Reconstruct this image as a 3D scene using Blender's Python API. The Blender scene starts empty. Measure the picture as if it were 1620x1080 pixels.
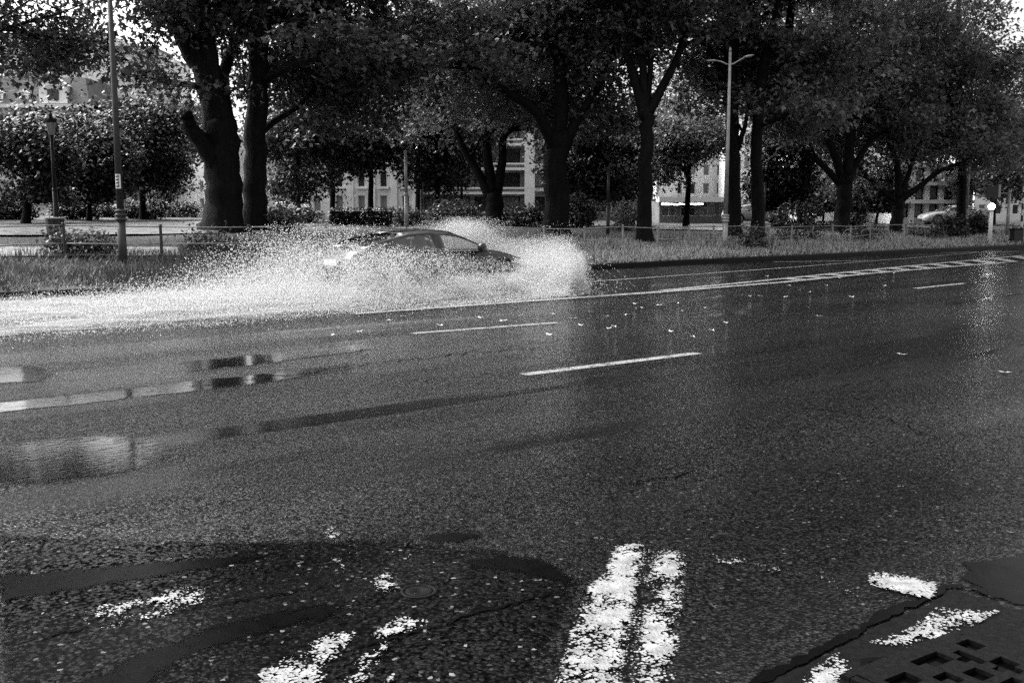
import bpy, bmesh, math, random
import numpy as np
from mathutils import Vector, Matrix

# ------------------------------------------------------------------ camera, sky, sun, exposure
scene = bpy.context.scene
COL = scene.collection
F = 1575.0                       # focal length in photograph pixels (35 mm lens)
TH = math.radians(7.49)          # camera pitched down
CAM_H = 1.7
cam_d = bpy.data.cameras.new('camera'); cam = bpy.data.objects.new('camera', cam_d); COL.objects.link(cam)
cam_d.sensor_width = 36.0; cam_d.lens = 35.0; cam_d.clip_start = 0.05; cam_d.clip_end = 3000
cam.location = (0, 0, CAM_H); cam.rotation_euler = (math.pi/2 - TH, 0, 0)
scene.camera = cam

SUN_EL, SUN_AZ = math.radians(50), math.radians(-62)     # azimuth from +Y, negative = left
world = bpy.data.worlds.new('World'); scene.world = world; world.use_nodes = True
wn = world.node_tree.nodes; wl = world.node_tree.links
for n in list(wn): wn.remove(n)
sky = wn.new('ShaderNodeTexSky'); sky.sky_type = 'NISHITA'; sky.sun_disc = False
sky.sun_elevation = SUN_EL; sky.sun_rotation = SUN_AZ
sky.air_density = 1.0; sky.dust_density = 6.0; sky.ozone_density = 0.0
bw = wn.new('ShaderNodeRGBToBW'); bg = wn.new('ShaderNodeBackground'); wo = wn.new('ShaderNodeOutputWorld')
bg.inputs['Strength'].default_value = 0.15
wl.new(sky.outputs[0], bw.inputs[0]); wl.new(bw.outputs[0], bg.inputs['Color']); wl.new(bg.outputs[0], wo.inputs[0])

sun_d = bpy.data.lights.new('sun', 'SUN'); sun = bpy.data.objects.new('sun', sun_d); COL.objects.link(sun)
sun_d.energy = 0.8; sun_d.angle = math.radians(40); sun_d.color = (1, 1, 1)
sv = Vector((math.sin(SUN_AZ)*math.cos(SUN_EL), math.cos(SUN_AZ)*math.cos(SUN_EL), math.sin(SUN_EL)))
sun.rotation_euler = sv.to_track_quat('Z', 'Y').to_euler()
sun.location = (0, 0, 60)

scene.view_settings.view_transform = 'Standard'; scene.view_settings.look = 'None'
scene.view_settings.gamma = 1.0; scene.view_settings.exposure = 1.6
scene.view_settings.use_curve_mapping = False
scene.cycles.use_denoising = False
scene.cycles.max_bounces = 8; scene.cycles.transparent_max_bounces = 24
scene.cycles.sample_clamp_indirect = 4.0
scene.cycles.caustics_reflective = False; scene.cycles.caustics_refractive = False

R = random.Random(7); NR = np.random.default_rng(11)

# ------------------------------------------------------------------ the place: projection helpers and terrain
CT, ST = math.cos(TH), math.sin(TH)
def ray(px, py):
    a, b = px-810.0, 540.0-py
    return (a, F*CT + b*ST, -F*ST + b*CT)
def at(px, py, Y):
    d = ray(px, py); t = Y/d[1]
    return Vector((d[0]*t, Y, CAM_H + d[2]*t))
def G(px, py, z=0.0):
    d = ray(px, py); t = (z-CAM_H)/d[2]
    return Vector((d[0]*t, d[1]*t, z))
RA = math.radians(39.2)                                  # road direction from +X towards +Y
CU, SU = math.cos(RA), math.sin(RA)
def uv(x, y): return CU*x + SU*y, -SU*x + CU*y
def xy(u, v): return CU*u - SU*v, SU*u + CU*v
KERB_V = 20.95
def terrain(x, y):
    u, v = uv(x, y); d = v - KERB_V
    b = float(np.interp(d, [0.0, .3, 4, 11, 20, 90, 200], [.13, .15, .57, 1.0, 1.1, 1.75, 2.3]))
    s = float(np.interp(u, [12, 45], [1, .62]))
    n = .05*math.sin(x*.7+1.3)*math.sin(y*.9) + .03*math.sin(x*1.7)*math.sin(y*1.3+2)
    return .13 + (b-.13)*s + (n*min(1, max(0, d/3)))
def T(px, py):
    d = ray(px, py); l = math.sqrt(sum(c*c for c in d)); d = [c/l for c in d]
    t = 15.0
    while t < 400:
        x, y, z = d[0]*t, d[1]*t, CAM_H+d[2]*t
        if z < terrain(x, y): break
        t += .1
    return Vector((x, y, terrain(x, y)))
def on_ground(px, Y, dz=0):
    x = (px-810)/ (F*CT) * Y
    x = at(px, 340, Y).x
    return Vector((x, Y, terrain(x, Y)+dz))

# ------------------------------------------------------------------ mesh helpers
def link(o, parent=None):
    COL.objects.link(o)
    if parent is not None: o.parent = parent
    return o
class MB:
    def __init__(s): s.v = []; s.f = []
    def poly(s, pts):
        n = len(s.v); s.v += [tuple(p) for p in pts]; s.f.append(tuple(range(n, n+len(pts)))); return s
    def box(s, c, size, rz=0, M=None):
        hx, hy, hz = [q/2 for q in size]; n = len(s.v); cr, sr = math.cos(rz), math.sin(rz)
        for dx, dy, dz in ((-1,-1,-1),(1,-1,-1),(1,1,-1),(-1,1,-1),(-1,-1,1),(1,-1,1),(1,1,1),(-1,1,1)):
            x, y, z = dx*hx, dy*hy, dz*hz
            p = Vector((c[0]+x*cr-y*sr, c[1]+x*sr+y*cr, c[2]+z))
            s.v.append(tuple(M @ p) if M is not None else tuple(p))
        for q in ((3,2,1,0),(4,5,6,7),(0,1,5,4),(1,2,6,5),(2,3,7,6),(3,0,4,7)): s.f.append(tuple(n+i for i in q))
        return s
    def tube(s, pts, radii, k=8, cap=True):
        pts = [Vector(p) for p in pts]; n0 = len(s.v); m = len(pts)
        if not hasattr(radii, '__len__'): radii = [radii]*m
        ref = Vector((0, 0, 1)) if abs((pts[-1]-pts[0]).normalized().z) < .9 else Vector((1, 0, 0))
        for i, p in enumerate(pts):
            t = (pts[min(i+1, m-1)] - pts[max(i-1, 0)]).normalized()
            a = t.cross(ref)
            if a.length < 1e-4: a = t.cross(Vector((0, 1, 0)))
            a.normalize(); b = t.cross(a)
            for j in range(k):
                an = 2*math.pi*j/k
                s.v.append(tuple(p + (a*math.cos(an)+b*math.sin(an))*radii[i]))
        for i in range(m-1):
            for j in range(k):
                s.f.append((n0+i*k+j, n0+i*k+(j+1)%k, n0+(i+1)*k+(j+1)%k, n0+(i+1)*k+j))
        if cap:
            s.f.append(tuple(n0+j for j in range(k))[::-1]); s.f.append(tuple(n0+(m-1)*k+j for j in range(k)))
        return s
    def lathe(s, c, prof, k=16, axis='z'):
        n0 = len(s.v)
        for r, z in prof:
            for j in range(k):
                an = 2*math.pi*j/k; x, y = r*math.cos(an), r*math.sin(an)
                s.v.append((c[0]+x, c[1]+y, c[2]+z) if axis == 'z' else (c[0]+x, c[1]+z, c[2]+y))
        for i in range(len(prof)-1):
            for j in range(k):
                s.f.append((n0+i*k+j, n0+i*k+(j+1)%k, n0+(i+1)*k+(j+1)%k, n0+(i+1)*k+j))
        s.f.append(tuple(n0+j for j in range(k))[::-1]); m = len(prof)-1; s.f.append(tuple(n0+m*k+j for j in range(k)))
        return s
    def mesh(s, name, mat, smooth=False):
        me = bpy.data.meshes.new(name); me.from_pydata(s.v, [], s.f); me.update()
        if mat: me.materials.append(mat)
        if smooth:
            me.polygons.foreach_set('use_smooth', [True]*len(me.polygons))
        return me
    def build(s, name, mat, parent=None, smooth=False):
        o = bpy.data.objects.new(name, s.mesh(name, mat, smooth)); link(o, parent)
        if parent is not None and parent.type == 'EMPTY' and parent.get('_world'):
            o.matrix_parent_inverse = parent.matrix_world.inverted()
        return o
def tris_mesh(name, verts, tris, mat):
    me = bpy.data.meshes.new(name)
    nv, nt = len(verts), len(tris)
    me.vertices.add(nv); me.vertices.foreach_set('co', np.ascontiguousarray(verts, dtype=np.float32).ravel())
    me.loops.add(nt*3); me.loops.foreach_set('vertex_index', np.ascontiguousarray(tris, dtype=np.int32).ravel())
    me.polygons.add(nt); me.polygons.foreach_set('loop_start', np.arange(0, nt*3, 3, dtype=np.int32))
    me.polygons.foreach_set('loop_total', np.full(nt, 3, dtype=np.int32))
    me.update(calc_edges=True); me.validate()
    me.materials.append(mat)
    return me
def tag(o, label=None, cat=None, group=None, kind=None):
    if label: o['label'] = label
    if cat: o['category'] = cat
    if group: o['group'] = group
    if kind: o['kind'] = kind
    return o
def empty(name, loc=(0, 0, 0), rz=0.0, label=None, cat=None, group=None):
    o = bpy.data.objects.new(name, None); o.location = loc; o.rotation_euler = (0, 0, rz); o.empty_display_size = .2
    COL.objects.link(o); return tag(o, label, cat, group)
def copy_tree(o, parent=None):
    c = o.copy(); COL.objects.link(c); c.parent = parent
    for ch in list(o.children): copy_tree(ch, c)
    return c

# ------------------------------------------------------------------ materials (a black and white place)
def newmat(name):
    m = bpy.data.materials.new(name); m.use_nodes = True; nt = m.node_tree
    for n in list(nt.nodes): nt.nodes.remove(n)
    out = nt.nodes.new('ShaderNodeOutputMaterial'); p = nt.nodes.new('ShaderNodeBsdfPrincipled')
    nt.links.new(p.outputs[0], out.inputs[0])
    return m, nt, p, out
def node(nt, t, **kw):
    n = nt.nodes.new(t)
    for k, v in kw.items():
        if k.startswith('i_'): n.inputs[k[2:].replace('_', ' ')].default_value = v
        else: setattr(n, k, v)
    return n
def ramp(nt, src, stops, interp='LINEAR'):
    r = nt.nodes.new('ShaderNodeValToRGB'); r.color_ramp.interpolation = interp
    el = r.color_ramp.elements
    while len(el) < len(stops): el.new(.5)
    for e, (p, c) in zip(el, stops): e.position = p; e.color = (c, c, c, 1)
    nt.links.new(src, r.inputs[0]); return r.outputs[0]
def math_(nt, op, a, b=None, clamp=False):
    n = nt.nodes.new('ShaderNodeMath'); n.operation = op; n.use_clamp = clamp
    for i, q in enumerate((a, b)):
        if q is None: continue
        if isinstance(q, (int, float)): n.inputs[i].default_value = q
        else: nt.links.new(q, n.inputs[i])
    return n.outputs[0]
def coords(nt, scale=(1, 1, 1), kind='Object'):
    tc = nt.nodes.new('ShaderNodeTexCoord'); mp = nt.nodes.new('ShaderNodeMapping'); mp.inputs['Scale'].default_value = scale
    nt.links.new(tc.outputs[kind], mp.inputs[0]); return mp.outputs[0]
def noise(nt, co, scale, detail=4, rough=.55, dist=0):
    n = node(nt, 'ShaderNodeTexNoise', i_Scale=scale, i_Detail=detail, i_Roughness=rough, i_Distortion=dist)
    nt.links.new(co, n.inputs['Vector']); return n.outputs['Fac']
def voro(nt, co, scale, feature='F1', out='Distance', rnd=1.0):
    n = nt.nodes.new('ShaderNodeTexVoronoi'); n.feature = feature; n.inputs['Scale'].default_value = scale; n.inputs['Randomness'].default_value = rnd
    nt.links.new(co, n.inputs['Vector']); return n.outputs[out]
def bump(nt, p, h, strength=.5, dist=.01):
    b = node(nt, 'ShaderNodeBump', i_Distance=dist)
    if isinstance(strength, (int, float)): b.inputs['Strength'].default_value = strength
    else: nt.links.new(strength, b.inputs['Strength'])
    nt.links.new(h, b.inputs['Height']); nt.links.new(b.outputs[0], p.inputs['Normal']); return b
def M(name, val, rough=.5, var=.35, scale=6.0, bmp=.2, bdist=.01, metal=0.0, spec=.5, stretch=(1, 1, 1)):
    m, nt, p, out = newmat(name); co = coords(nt, stretch)
    f = noise(nt, co, scale, 6)
    nt.links.new(ramp(nt, f, [(.25, val*(1-var)), (.75, min(1, val*(1+var)))]), p.inputs['Base Color'])
    nt.links.new(ramp(nt, noise(nt, co, scale*2.3, 3), [(.3, max(.03, rough-.12)), (.7, min(1, rough+.12))]), p.inputs['Roughness'])
    p.inputs['Metallic'].default_value = metal; p.inputs['Specular IOR Level'].default_value = spec
    if bmp: bump(nt, p, noise(nt, co, scale*5, 4), bmp, bdist)
    return m
MAT = {}
MAT['bark'] = M('wet_bark', .005, .65, .8, 3.5, 1.0, .04, spec=.1, stretch=(2, 2, .5))
MAT['galv'] = M('galvanised_steel', .28, .42, .3, 5, .1, .002, metal=.3)
MAT['pole'] = M('grey_painted_steel', .035, .5, .25, 4, .08, .002, spec=.3)
MAT['darkpole'] = M('dark_painted_steel', .008, .5, .3, 4, .1, .002, spec=.2)
MAT['white'] = M('white_enamel', .7, .35, .12, 5, .05, .002)
MAT['black'] = M('black_plastic', .012, .4, .3, 6, .1, .002)
MAT['iron'] = M('cast_iron', .006, .4, .6, 40, .7, .004, spec=.04)
MAT['kerb'] = M('wet_dark_kerbstone', .006, .4, .6, 9, .5, .01, spec=.08)
MAT['path'] = M('wet_gravel_path', .13, .3, .3, 1.2, .4, .01)
MAT['stone'] = M('pale_limestone', .72, .7, .22, 1.4, .3, .01)
MAT['stone2'] = M('pale_render', .68, .75, .2, .8, .2, .01)
MAT['whitewall'] = M('white_painted_concrete', .82, .6, .15, .7, .15, .01)
MAT['greywall'] = M('grey_concrete', .2, .7, .3, .9, .2, .01)
MAT['slate'] = M('dark_slate_roof', .1, .5, .4, 3, .4, .02, stretch=(1, 1, 3))
MAT['slate2'] = M('grey_slate_roof', .16, .55, .3, 3, .4, .02)
MAT['glasspane'] = M('dark_window_pane', .03, .08, .5, .7, 0, spec=.6)
MAT['curtain'] = M('curtained_window_pane', .2, .2, .5, 2.5, 0, stretch=(3, 3, .15))
MAT['rubber'] = M('tyre_rubber', .015, .7, .3, 8, .2, .003)
MAT['alloy'] = M('wheel_alloy', .45, .25, .1, 6, 0, metal=.9)
MAT['soil'] = M('dark_soil_stones', .06, .7, .5, 12, .6, .02)
MAT['seat'] = M('dark_seat_cloth', .03, .8, .3, 20, .2, .002)

def lawn_mat():
    m, nt, p, out = newmat('wet_park_lawn'); co = coords(nt)
    a = noise(nt, co, .35, 5); b = noise(nt, co, 9, 5)
    s = math_(nt, 'ADD', math_(nt, 'MULTIPLY', a, .6), math_(nt, 'MULTIPLY', b, .4))
    nt.links.new(ramp(nt, s, [(.3, .02), (.55, .06), (.75, .11)]), p.inputs['Base Color'])
    p.inputs['Roughness'].default_value = .7
    bump(nt, p, noise(nt, co, 30, 5), .9, .05); return m
MAT['lawn'] = lawn_mat()

def leaf_mat(name, lo, hi, transl=.3, rough=.4):
    m, nt, p, out = newmat(name)
    g = nt.nodes.new('ShaderNodeNewGeometry')
    c = ramp(nt, g.outputs['Random Per Island'], [(0, lo), (.6, (lo+hi)/2), (1, hi)])
    nt.links.new(c, p.inputs['Base Color']); p.inputs['Roughness'].default_value = rough
    p.inputs['Specular IOR Level'].default_value = .5
    tr = nt.nodes.new('ShaderNodeBsdfTranslucent'); nt.links.new(c, tr.inputs[0])
    mx = nt.nodes.new('ShaderNodeMixShader'); mx.inputs[0].default_value = transl
    nt.links.new(p.outputs[0], mx.inputs[1]); nt.links.new(tr.outputs[0], mx.inputs[2]); nt.links.new(mx.outputs[0], out.inputs[0])
    return m
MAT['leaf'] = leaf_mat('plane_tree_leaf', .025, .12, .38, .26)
MAT['leafmid'] = leaf_mat('plane_leaf_painted_light', .05, .24, .42, .24)  # paler copy of the plane leaf; the lit look is put into its colour
MAT['leafdark'] = leaf_mat('dark_evergreen_leaf', .012, .045, .15, .4)
MAT['leafpale'] = leaf_mat('pale_lime_leaf', .09, .22, .35, .4)
MAT['grass'] = leaf_mat('wet_verge_grass', .03, .1, .3, .5)
MAT['straw'] = leaf_mat('dry_verge_grass', .3, .6, .3, .55)
MAT['fallen'] = leaf_mat('pale_fallen_leaf', .4, .7, .1, .4)

def asphalt_mat(name='wet_worn_asphalt', smooth=False):
    m, nt, p, out = newmat(name); co = coords(nt)
    cell = voro(nt, co, 64, 'F1', 'Color'); sep = nt.nodes.new('ShaderNodeSeparateColor'); nt.links.new(cell, sep.inputs[0])
    dist = voro(nt, co, 64, 'SMOOTH_F1', 'Distance')
    big = noise(nt, coords(nt, (.35, 1, 1)), .55, 5)
    base = ramp(nt, sep.outputs[0], [(0, .001), (.6, .003), (.97, .006), (.99, .05), (1, .2)] if smooth else [(0, .001), (.6, .003), (.97, .007), (.992, .025), (1, .1)])
    # longitudinal wheel tracks, worn smooth and holding a film of water
    streak = noise(nt, coords(nt, (.045, .75, 1)), 1.0, 3, .5, .4)
    blot = noise(nt, coords(nt, (.18, .5, 1)), .9, 4, .6)
    w = math_(nt, 'ADD', math_(nt, 'MULTIPLY', streak, .72), math_(nt, 'MULTIPLY', blot, .28))
    wet = ramp(nt, w, [(.5, 0), (.66, .95)])
    sx = nt.nodes.new('ShaderNodeSeparateXYZ'); nt.links.new(co, sx.inputs[0])
    yy = math_(nt, 'ADD', sx.outputs['Y'], math_(nt, 'MULTIPLY', math_(nt, 'SUBTRACT', noise(nt, coords(nt, (.12, .3, 1)), 1.0, 4), .5), .9))
    rut = None
    for vc, hw_ in ((10.6, .22), (9.05, .28), (7.2, .3), (12.7, .25), (5.5, .25), (15.1, .35), (16.6, .3)):
        k_ = math_(nt, 'SUBTRACT', 1.0, math_(nt, 'DIVIDE', math_(nt, 'ABSOLUTE', math_(nt, 'SUBTRACT', yy, vc)), hw_), True)
        rut = k_ if rut is None else math_(nt, 'MAXIMUM', rut, k_)
    rut = math_(nt, 'MULTIPLY', math_(nt, 'MULTIPLY', rut, 2.2, True), ramp(nt, noise(nt, coords(nt, (.16, .8, 1)), 1.0, 4, .6), [(.42, 0), (.58, .95)]))
    wet = math_(nt, 'MAXIMUM', wet, rut)
    mixc = nt.nodes.new('ShaderNodeMix'); mixc.data_type = 'RGBA'
    nt.links.new(math_(nt, 'MULTIPLY', wet, .55), mixc.inputs['Factor']); nt.links.new(base, mixc.inputs['A']); mixc.inputs['B'].default_value = (.012,)*3+(1,)
    nt.links.new(mixc.outputs['Result'], p.inputs['Base Color'])
    rr = math_(nt, 'ADD', math_(nt, 'MULTIPLY', big, .10), math_(nt, 'MULTIPLY', sep.outputs[1], .08))
    rough = math_(nt, 'SUBTRACT', math_(nt, 'ADD', rr, .02), math_(nt, 'MULTIPLY', wet, .17))
    nt.links.new(math_(nt, 'MAXIMUM', rough, .05), p.inputs['Roughness'])
    # only the washed stone tops shine; the binder between them stays matt
    fine = voro(nt, co, 95, 'F1', 'Distance')
    shine = ramp(nt, math_(nt, 'ADD', math_(nt, 'MULTIPLY', sep.outputs[1], .62), math_(nt, 'MULTIPLY', noise(nt, co, 13, 4, .7), .75)), [(.56, 0), (.82, 1)])
    tops = ramp(nt, dist, [(.15, 1), (.62, 0)])
    patchy = ramp(nt, math_(nt, 'ADD', math_(nt, 'MULTIPLY', big, .6), math_(nt, 'MULTIPLY', noise(nt, coords(nt, (.5, 1, 1)), .22, 3), .4)), [(.38, .05), (.5, .45), (.62, 1.7)])
    sp = math_(nt, 'MULTIPLY', math_(nt, 'MULTIPLY', shine, tops), math_(nt, 'MULTIPLY', patchy, 0.5 if smooth else 1.6))
    sp = math_(nt, 'MULTIPLY', sp, math_(nt, 'SUBTRACT', 1.0, math_(nt, 'MULTIPLY', wet, .9)))
    sp = math_(nt, 'MAXIMUM', math_(nt, 'ADD', sp, 0.0 if smooth else .012), math_(nt, 'MULTIPLY', wet, .02 if smooth else .17))
    nt.links.new(sp, p.inputs['Specular IOR Level'])
    hgt = math_(nt, 'ADD', math_(nt, 'MULTIPLY', math_(nt, 'SUBTRACT', 1.0, dist), .55), math_(nt, 'ADD', math_(nt, 'MULTIPLY', sep.outputs[2], .4), math_(nt, 'MULTIPLY', fine, -.25)))
    st = math_(nt, 'SUBTRACT', math_(nt, 'ADD', .45, math_(nt, 'MULTIPLY', big, .9)), math_(nt, 'MULTIPLY', wet, .72))
    bump(nt, p, hgt, st, .003 if smooth else .0075)
    if smooth:
        at_ = nt.nodes.new('ShaderNodeAttribute'); at_.attribute_name = 'edge'
        k = math_(nt, 'ADD', at_.outputs['Fac'], math_(nt, 'MULTIPLY', math_(nt, 'SUBTRACT', noise(nt, co, 18, 6, .7), .5), 1.8))
        tr = nt.nodes.new('ShaderNodeBsdfTransparent'); mx = nt.nodes.new('ShaderNodeMixShader')
        nt.links.new(ramp(nt, k, [(.2, 0), (.75, 1)]), mx.inputs[0]); nt.links.new(tr.outputs[0], mx.inputs[1]); nt.links.new(p.outputs[0], mx.inputs[2]); nt.links.new(mx.outputs[0], out.inputs[0])
    return m
MAT['asphalt'] = asphalt_mat()
def tar_mat(name, lo, hi, feather):
    m, nt, p, out = newmat(name); co = coords(nt)
    nt.links.new(ramp(nt, noise(nt, co, 12, 5), [(.3, lo), (.7, hi)]), p.inputs['Base Color'])
    nt.links.new(ramp(nt, noise(nt, co, 5, 4), [(.3, .1), (.7, .2)]), p.inputs['Roughness'])
    p.inputs['Specular IOR Level'].default_value = .02
    bump(nt, p, noise(nt, co, 160, 3), .12, .003)
    if feather:
        at_ = nt.nodes.new('ShaderNodeAttribute'); at_.attribute_name = 'edge'
        k = math_(nt, 'ADD', at_.outputs['Fac'], math_(nt, 'MULTIPLY', math_(nt, 'SUBTRACT', noise(nt, co, 9, 7, .7), .5), 1.8))
        tr = nt.nodes.new('ShaderNodeBsdfTransparent'); mx = nt.nodes.new('ShaderNodeMixShader')
        nt.links.new(math_(nt, 'MULTIPLY', ramp(nt, at_.outputs['Fac'], [(0, 0), (.45, 1)]), ramp(nt, k, [(.35, 0), (.8, 1)])), mx.inputs[0]); nt.links.new(tr.outputs[0], mx.inputs[1]); nt.links.new(p.outputs[0], mx.inputs[2]); nt.links.new(mx.outputs[0], out.inputs[0])
    return m
MAT['tar'] = tar_mat('smooth_bitumen', .001, .003, True)
def puddle_mat():
    m, nt, p, out = newmat('standing_water'); co = coords(nt)
    p.inputs['Base Color'].default_value = (.006,)*3+(1,); p.inputs['Roughness'].default_value = .06; p.inputs['IOR'].default_value = 1.45
    bump(nt, p, noise(nt, coords(nt, (1, 2, 1)), 14, 4), .08, .01)
    at_ = nt.nodes.new('ShaderNodeAttribute'); at_.attribute_name = 'edge'
    k = math_(nt, 'ADD', at_.outputs['Fac'], math_(nt, 'MULTIPLY', math_(nt, 'SUBTRACT', noise(nt, coords(nt, (.5, 1.6, 1)), 9, 7, .75), .5), 4.5))
    tr = nt.nodes.new('ShaderNodeBsdfTransparent'); mx = nt.nodes.new('ShaderNodeMixShader')
    nt.links.new(math_(nt, 'MULTIPLY', ramp(nt, at_.outputs['Fac'], [(0, 0), (.8, 1)]), ramp(nt, k, [(.15, 0), (.85, .95)])), mx.inputs[0]); nt.links.new(tr.outputs[0], mx.inputs[1]); nt.links.new(p.outputs[0], mx.inputs[2]); nt.links.new(mx.outputs[0], out.inputs[0])
    return m
MAT['puddle'] = puddle_mat()
MAT['gap'] = tar_mat('open_crack', .0008, .002, False)
MAT['oldpatch'] = asphalt_mat('old_smooth_asphalt', True)
MAT['apron'] = M('smooth_fine_asphalt', .006, .4, .5, 30, .5, .003, spec=.025)
def paint_mat(name, wear, scale=70, edge=False):
    m, nt, p, out = newmat(name); co = coords(nt)
    d = voro(nt, co, scale, 'F1', 'Distance'); n1 = noise(nt, co, 5, 6, .65); n2 = noise(nt, co, 26, 4)
    k = math_(nt, 'ADD', math_(nt, 'ADD', math_(nt, 'SUBTRACT', math_(nt, 'MULTIPLY', n1, 1.25), .125), math_(nt, 'MULTIPLY', n2, .55)), math_(nt, 'MULTIPLY', d, -.5))
    if edge:
        at_ = nt.nodes.new('ShaderNodeAttribute'); at_.attribute_name = 'edge'
        k = math_(nt, 'SUBTRACT', k, math_(nt, 'MULTIPLY', math_(nt, 'SUBTRACT', 1.0, at_.outputs['Fac']), .15))
    a = ramp(nt, math_(nt, 'MULTIPLY', k, .8), [(wear-.02, 0), (wear+.02, 1)])
    nt.links.new(ramp(nt, noise(nt, co, 14, 5), [(.3, .15), (.7, .36)]), p.inputs['Base Color'])
    p.inputs['Roughness'].default_value = .4
    bump(nt, p, d, .5, .006)
    tr = nt.nodes.new('ShaderNodeBsdfTransparent'); mx = nt.nodes.new('ShaderNodeMixShader')
    nt.links.new(a, mx.inputs[0]); nt.links.new(tr.outputs[0], mx.inputs[1]); nt.links.new(p.outputs[0], mx.inputs[2]); nt.links.new(mx.outputs[0], out.inputs[0])
    return m
MAT['paint'] = paint_mat('road_paint', .30)
MAT['paintworn'] = paint_mat('worn_road_paint', .37, 70, True)
MAT['paintgone'] = paint_mat('almost_worn_off_road_paint', .485, 70, True)
MAT['painthalf_and_glint'] = paint_mat('half_worn_road_paint', .31, 70, True)

def spray_mat():
    m, nt, p, out = newmat('white_water_spray')
    p.inputs['Base Color'].default_value = (.7, .7, .7, 1); p.inputs['Roughness'].default_value = .3
    tr = nt.nodes.new('ShaderNodeBsdfTranslucent'); tr.inputs[0].default_value = (.7, .7, .7, 1)
    mx = nt.nodes.new('ShaderNodeMixShader'); mx.inputs[0].default_value = .5
    nt.links.new(p.outputs[0], mx.inputs[1]); nt.links.new(tr.outputs[0], mx.inputs[2]); nt.links.new(mx.outputs[0], out.inputs[0]); return m
MAT['spray'] = spray_mat()
def foam_mat():
    m, nt, p, out = newmat('churned_foam')
    co = coords(nt, (.25, 2.2, 1)); n = noise(nt, co, 1.5, 7, .62, .5); fine = noise(nt, coords(nt, (2, 6, 1)), 4, 6, .7)
    k = math_(nt, 'ADD', math_(nt, 'MULTIPLY', n, .7), math_(nt, 'MULTIPLY', fine, .3))
    at_ = nt.nodes.new('ShaderNodeAttribute'); at_.attribute_name = 'cover'
    k2 = math_(nt, 'ADD', k, math_(nt, 'SUBTRACT', at_.outputs['Fac'], .5))
    a = ramp(nt, k2, [(.40, 0), (.66, .95)])
    nt.links.new(ramp(nt, k, [(.35, .07), (.62, .26)]), p.inputs['Base Color']); p.inputs['Roughness'].default_value = .5
    bump(nt, p, fine, .6, .05)
    tr = nt.nodes.new('ShaderNodeBsdfTransparent'); mx = nt.nodes.new('ShaderNodeMixShader')
    nt.links.new(a, mx.inputs[0]); nt.links.new(tr.outputs[0], mx.inputs[1]); nt.links.new(p.outputs[0], mx.inputs[2]); nt.links.new(mx.outputs[0], out.inputs[0]); return m
MAT['foam'] = foam_mat()
def glass_mat():
    m, nt, p, out = newmat('car_glass')
    gl = nt.nodes.new('ShaderNodeBsdfGlossy'); gl.inputs['Roughness'].default_value = .03
    tr = nt.nodes.new('ShaderNodeBsdfTransparent'); tr.inputs[0].default_value = (.88, .88, .88, 1)
    lw = nt.nodes.new('ShaderNodeLayerWeight'); lw.inputs['Blend'].default_value = .5; pw = math_(nt, 'POWER', lw.outputs['Facing'], 4.0); fo = math_(nt, 'ADD', math_(nt, 'MULTIPLY', pw, .7), .08)
    co = coords(nt); f2 = math_(nt, 'ADD', fo, math_(nt, 'MULTIPLY', noise(nt, co, 9, 4), .12))
    mx = nt.nodes.new('ShaderNodeMixShader'); nt.links.new(f2, mx.inputs[0])
    nt.links.new(tr.outputs[0], mx.inputs[1]); nt.links.new(gl.outputs[0], mx.inputs[2]); nt.links.new(mx.outputs[0], out.inputs[0]); return m
MAT['carglass'] = glass_mat()
def carpaint(name, v):
    m, nt, p, out = newmat(name); co = coords(nt)
    nt.links.new(ramp(nt, noise(nt, co, 3, 5), [(.3, v*.85), (.7, v*1.15)]), p.inputs['Base Color'])
    nt.links.new(ramp(nt, noise(nt, co, 14, 3), [(.3, .18), (.7, .34)]), p.inputs['Roughness'])
    p.inputs['Coat Weight'].default_value = .35; p.inputs['Coat Roughness'].default_value = .12
    bump(nt, p, noise(nt, co, 60, 2), .08, .004); return m
MAT['paintdark'] = carpaint('wet_dark_car_paint', .008)
MAT['paintpale'] = carpaint('wet_white_car_paint', .6)
MAT['paintmid'] = carpaint('wet_silver_car_paint', .3)
def emit(name, s, base=.9):
    m, nt, p, out = newmat(name); p.inputs['Base Color'].default_value = (base,)*3+(1,)
    p.inputs['Emission Color'].default_value = (1, 1, 1, 1)
    co = coords(nt); nt.links.new(ramp(nt, noise(nt, co, 6, 2), [(.2, s*.9), (.8, s)]), p.inputs['Emission Strength']) if s <= 1 else None
    if s > 1: p.inputs['Emission Strength'].default_value = s
    return m
MAT['lamp'] = emit('lit_lamp_globe', 8)
MAT['signlight'] = emit('lit_sign_tube', 3.0)

# ------------------------------------------------------------------ ground: road, kerb, park
road = MB()
road.poly([(-160, -25, 0), (320, -25, 0), (320, KERB_V+.02, 0), (-160, KERB_V+.02, 0)])
road_o = road.build('road', MAT['asphalt']); road_o.rotation_euler = (0, 0, RA); tag(road_o, kind='structure')
bpy.context.view_layer.update()
RINV = Matrix.Rotation(-RA, 4, 'Z')
def road_child(mb, name, mat, kind=None):
    mb.v = [tuple(RINV @ Vector(p)) for p in mb.v]
    o = mb.build(name, mat, road_o)
    if kind: o['kind'] = kind
    return o
kb = MB()
kp = [(KERB_V, 0), (KERB_V+.01, .12), (KERB_V+.035, .145), (KERB_V+.17, .15), (KERB_V+.18, .0)]
us = np.linspace(-90, 180, 136); kb_n = 0
for i, u in enumerate(us):
    for v, z in kp:
        x, y = xy(u, v + .012*math.sin(u*1.9)); kb.v.append((x, y, z + (.008*math.sin(u*2.7) if z > .1 else 0)))
for i in range(len(us)-1):
    for j in range(4):
        a = i*5+j; kb.f.append((a, a+5, a+6, a+1))
tag(kb.build('kerb', MAT['kerb'], smooth=False), kind='structure')
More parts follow.
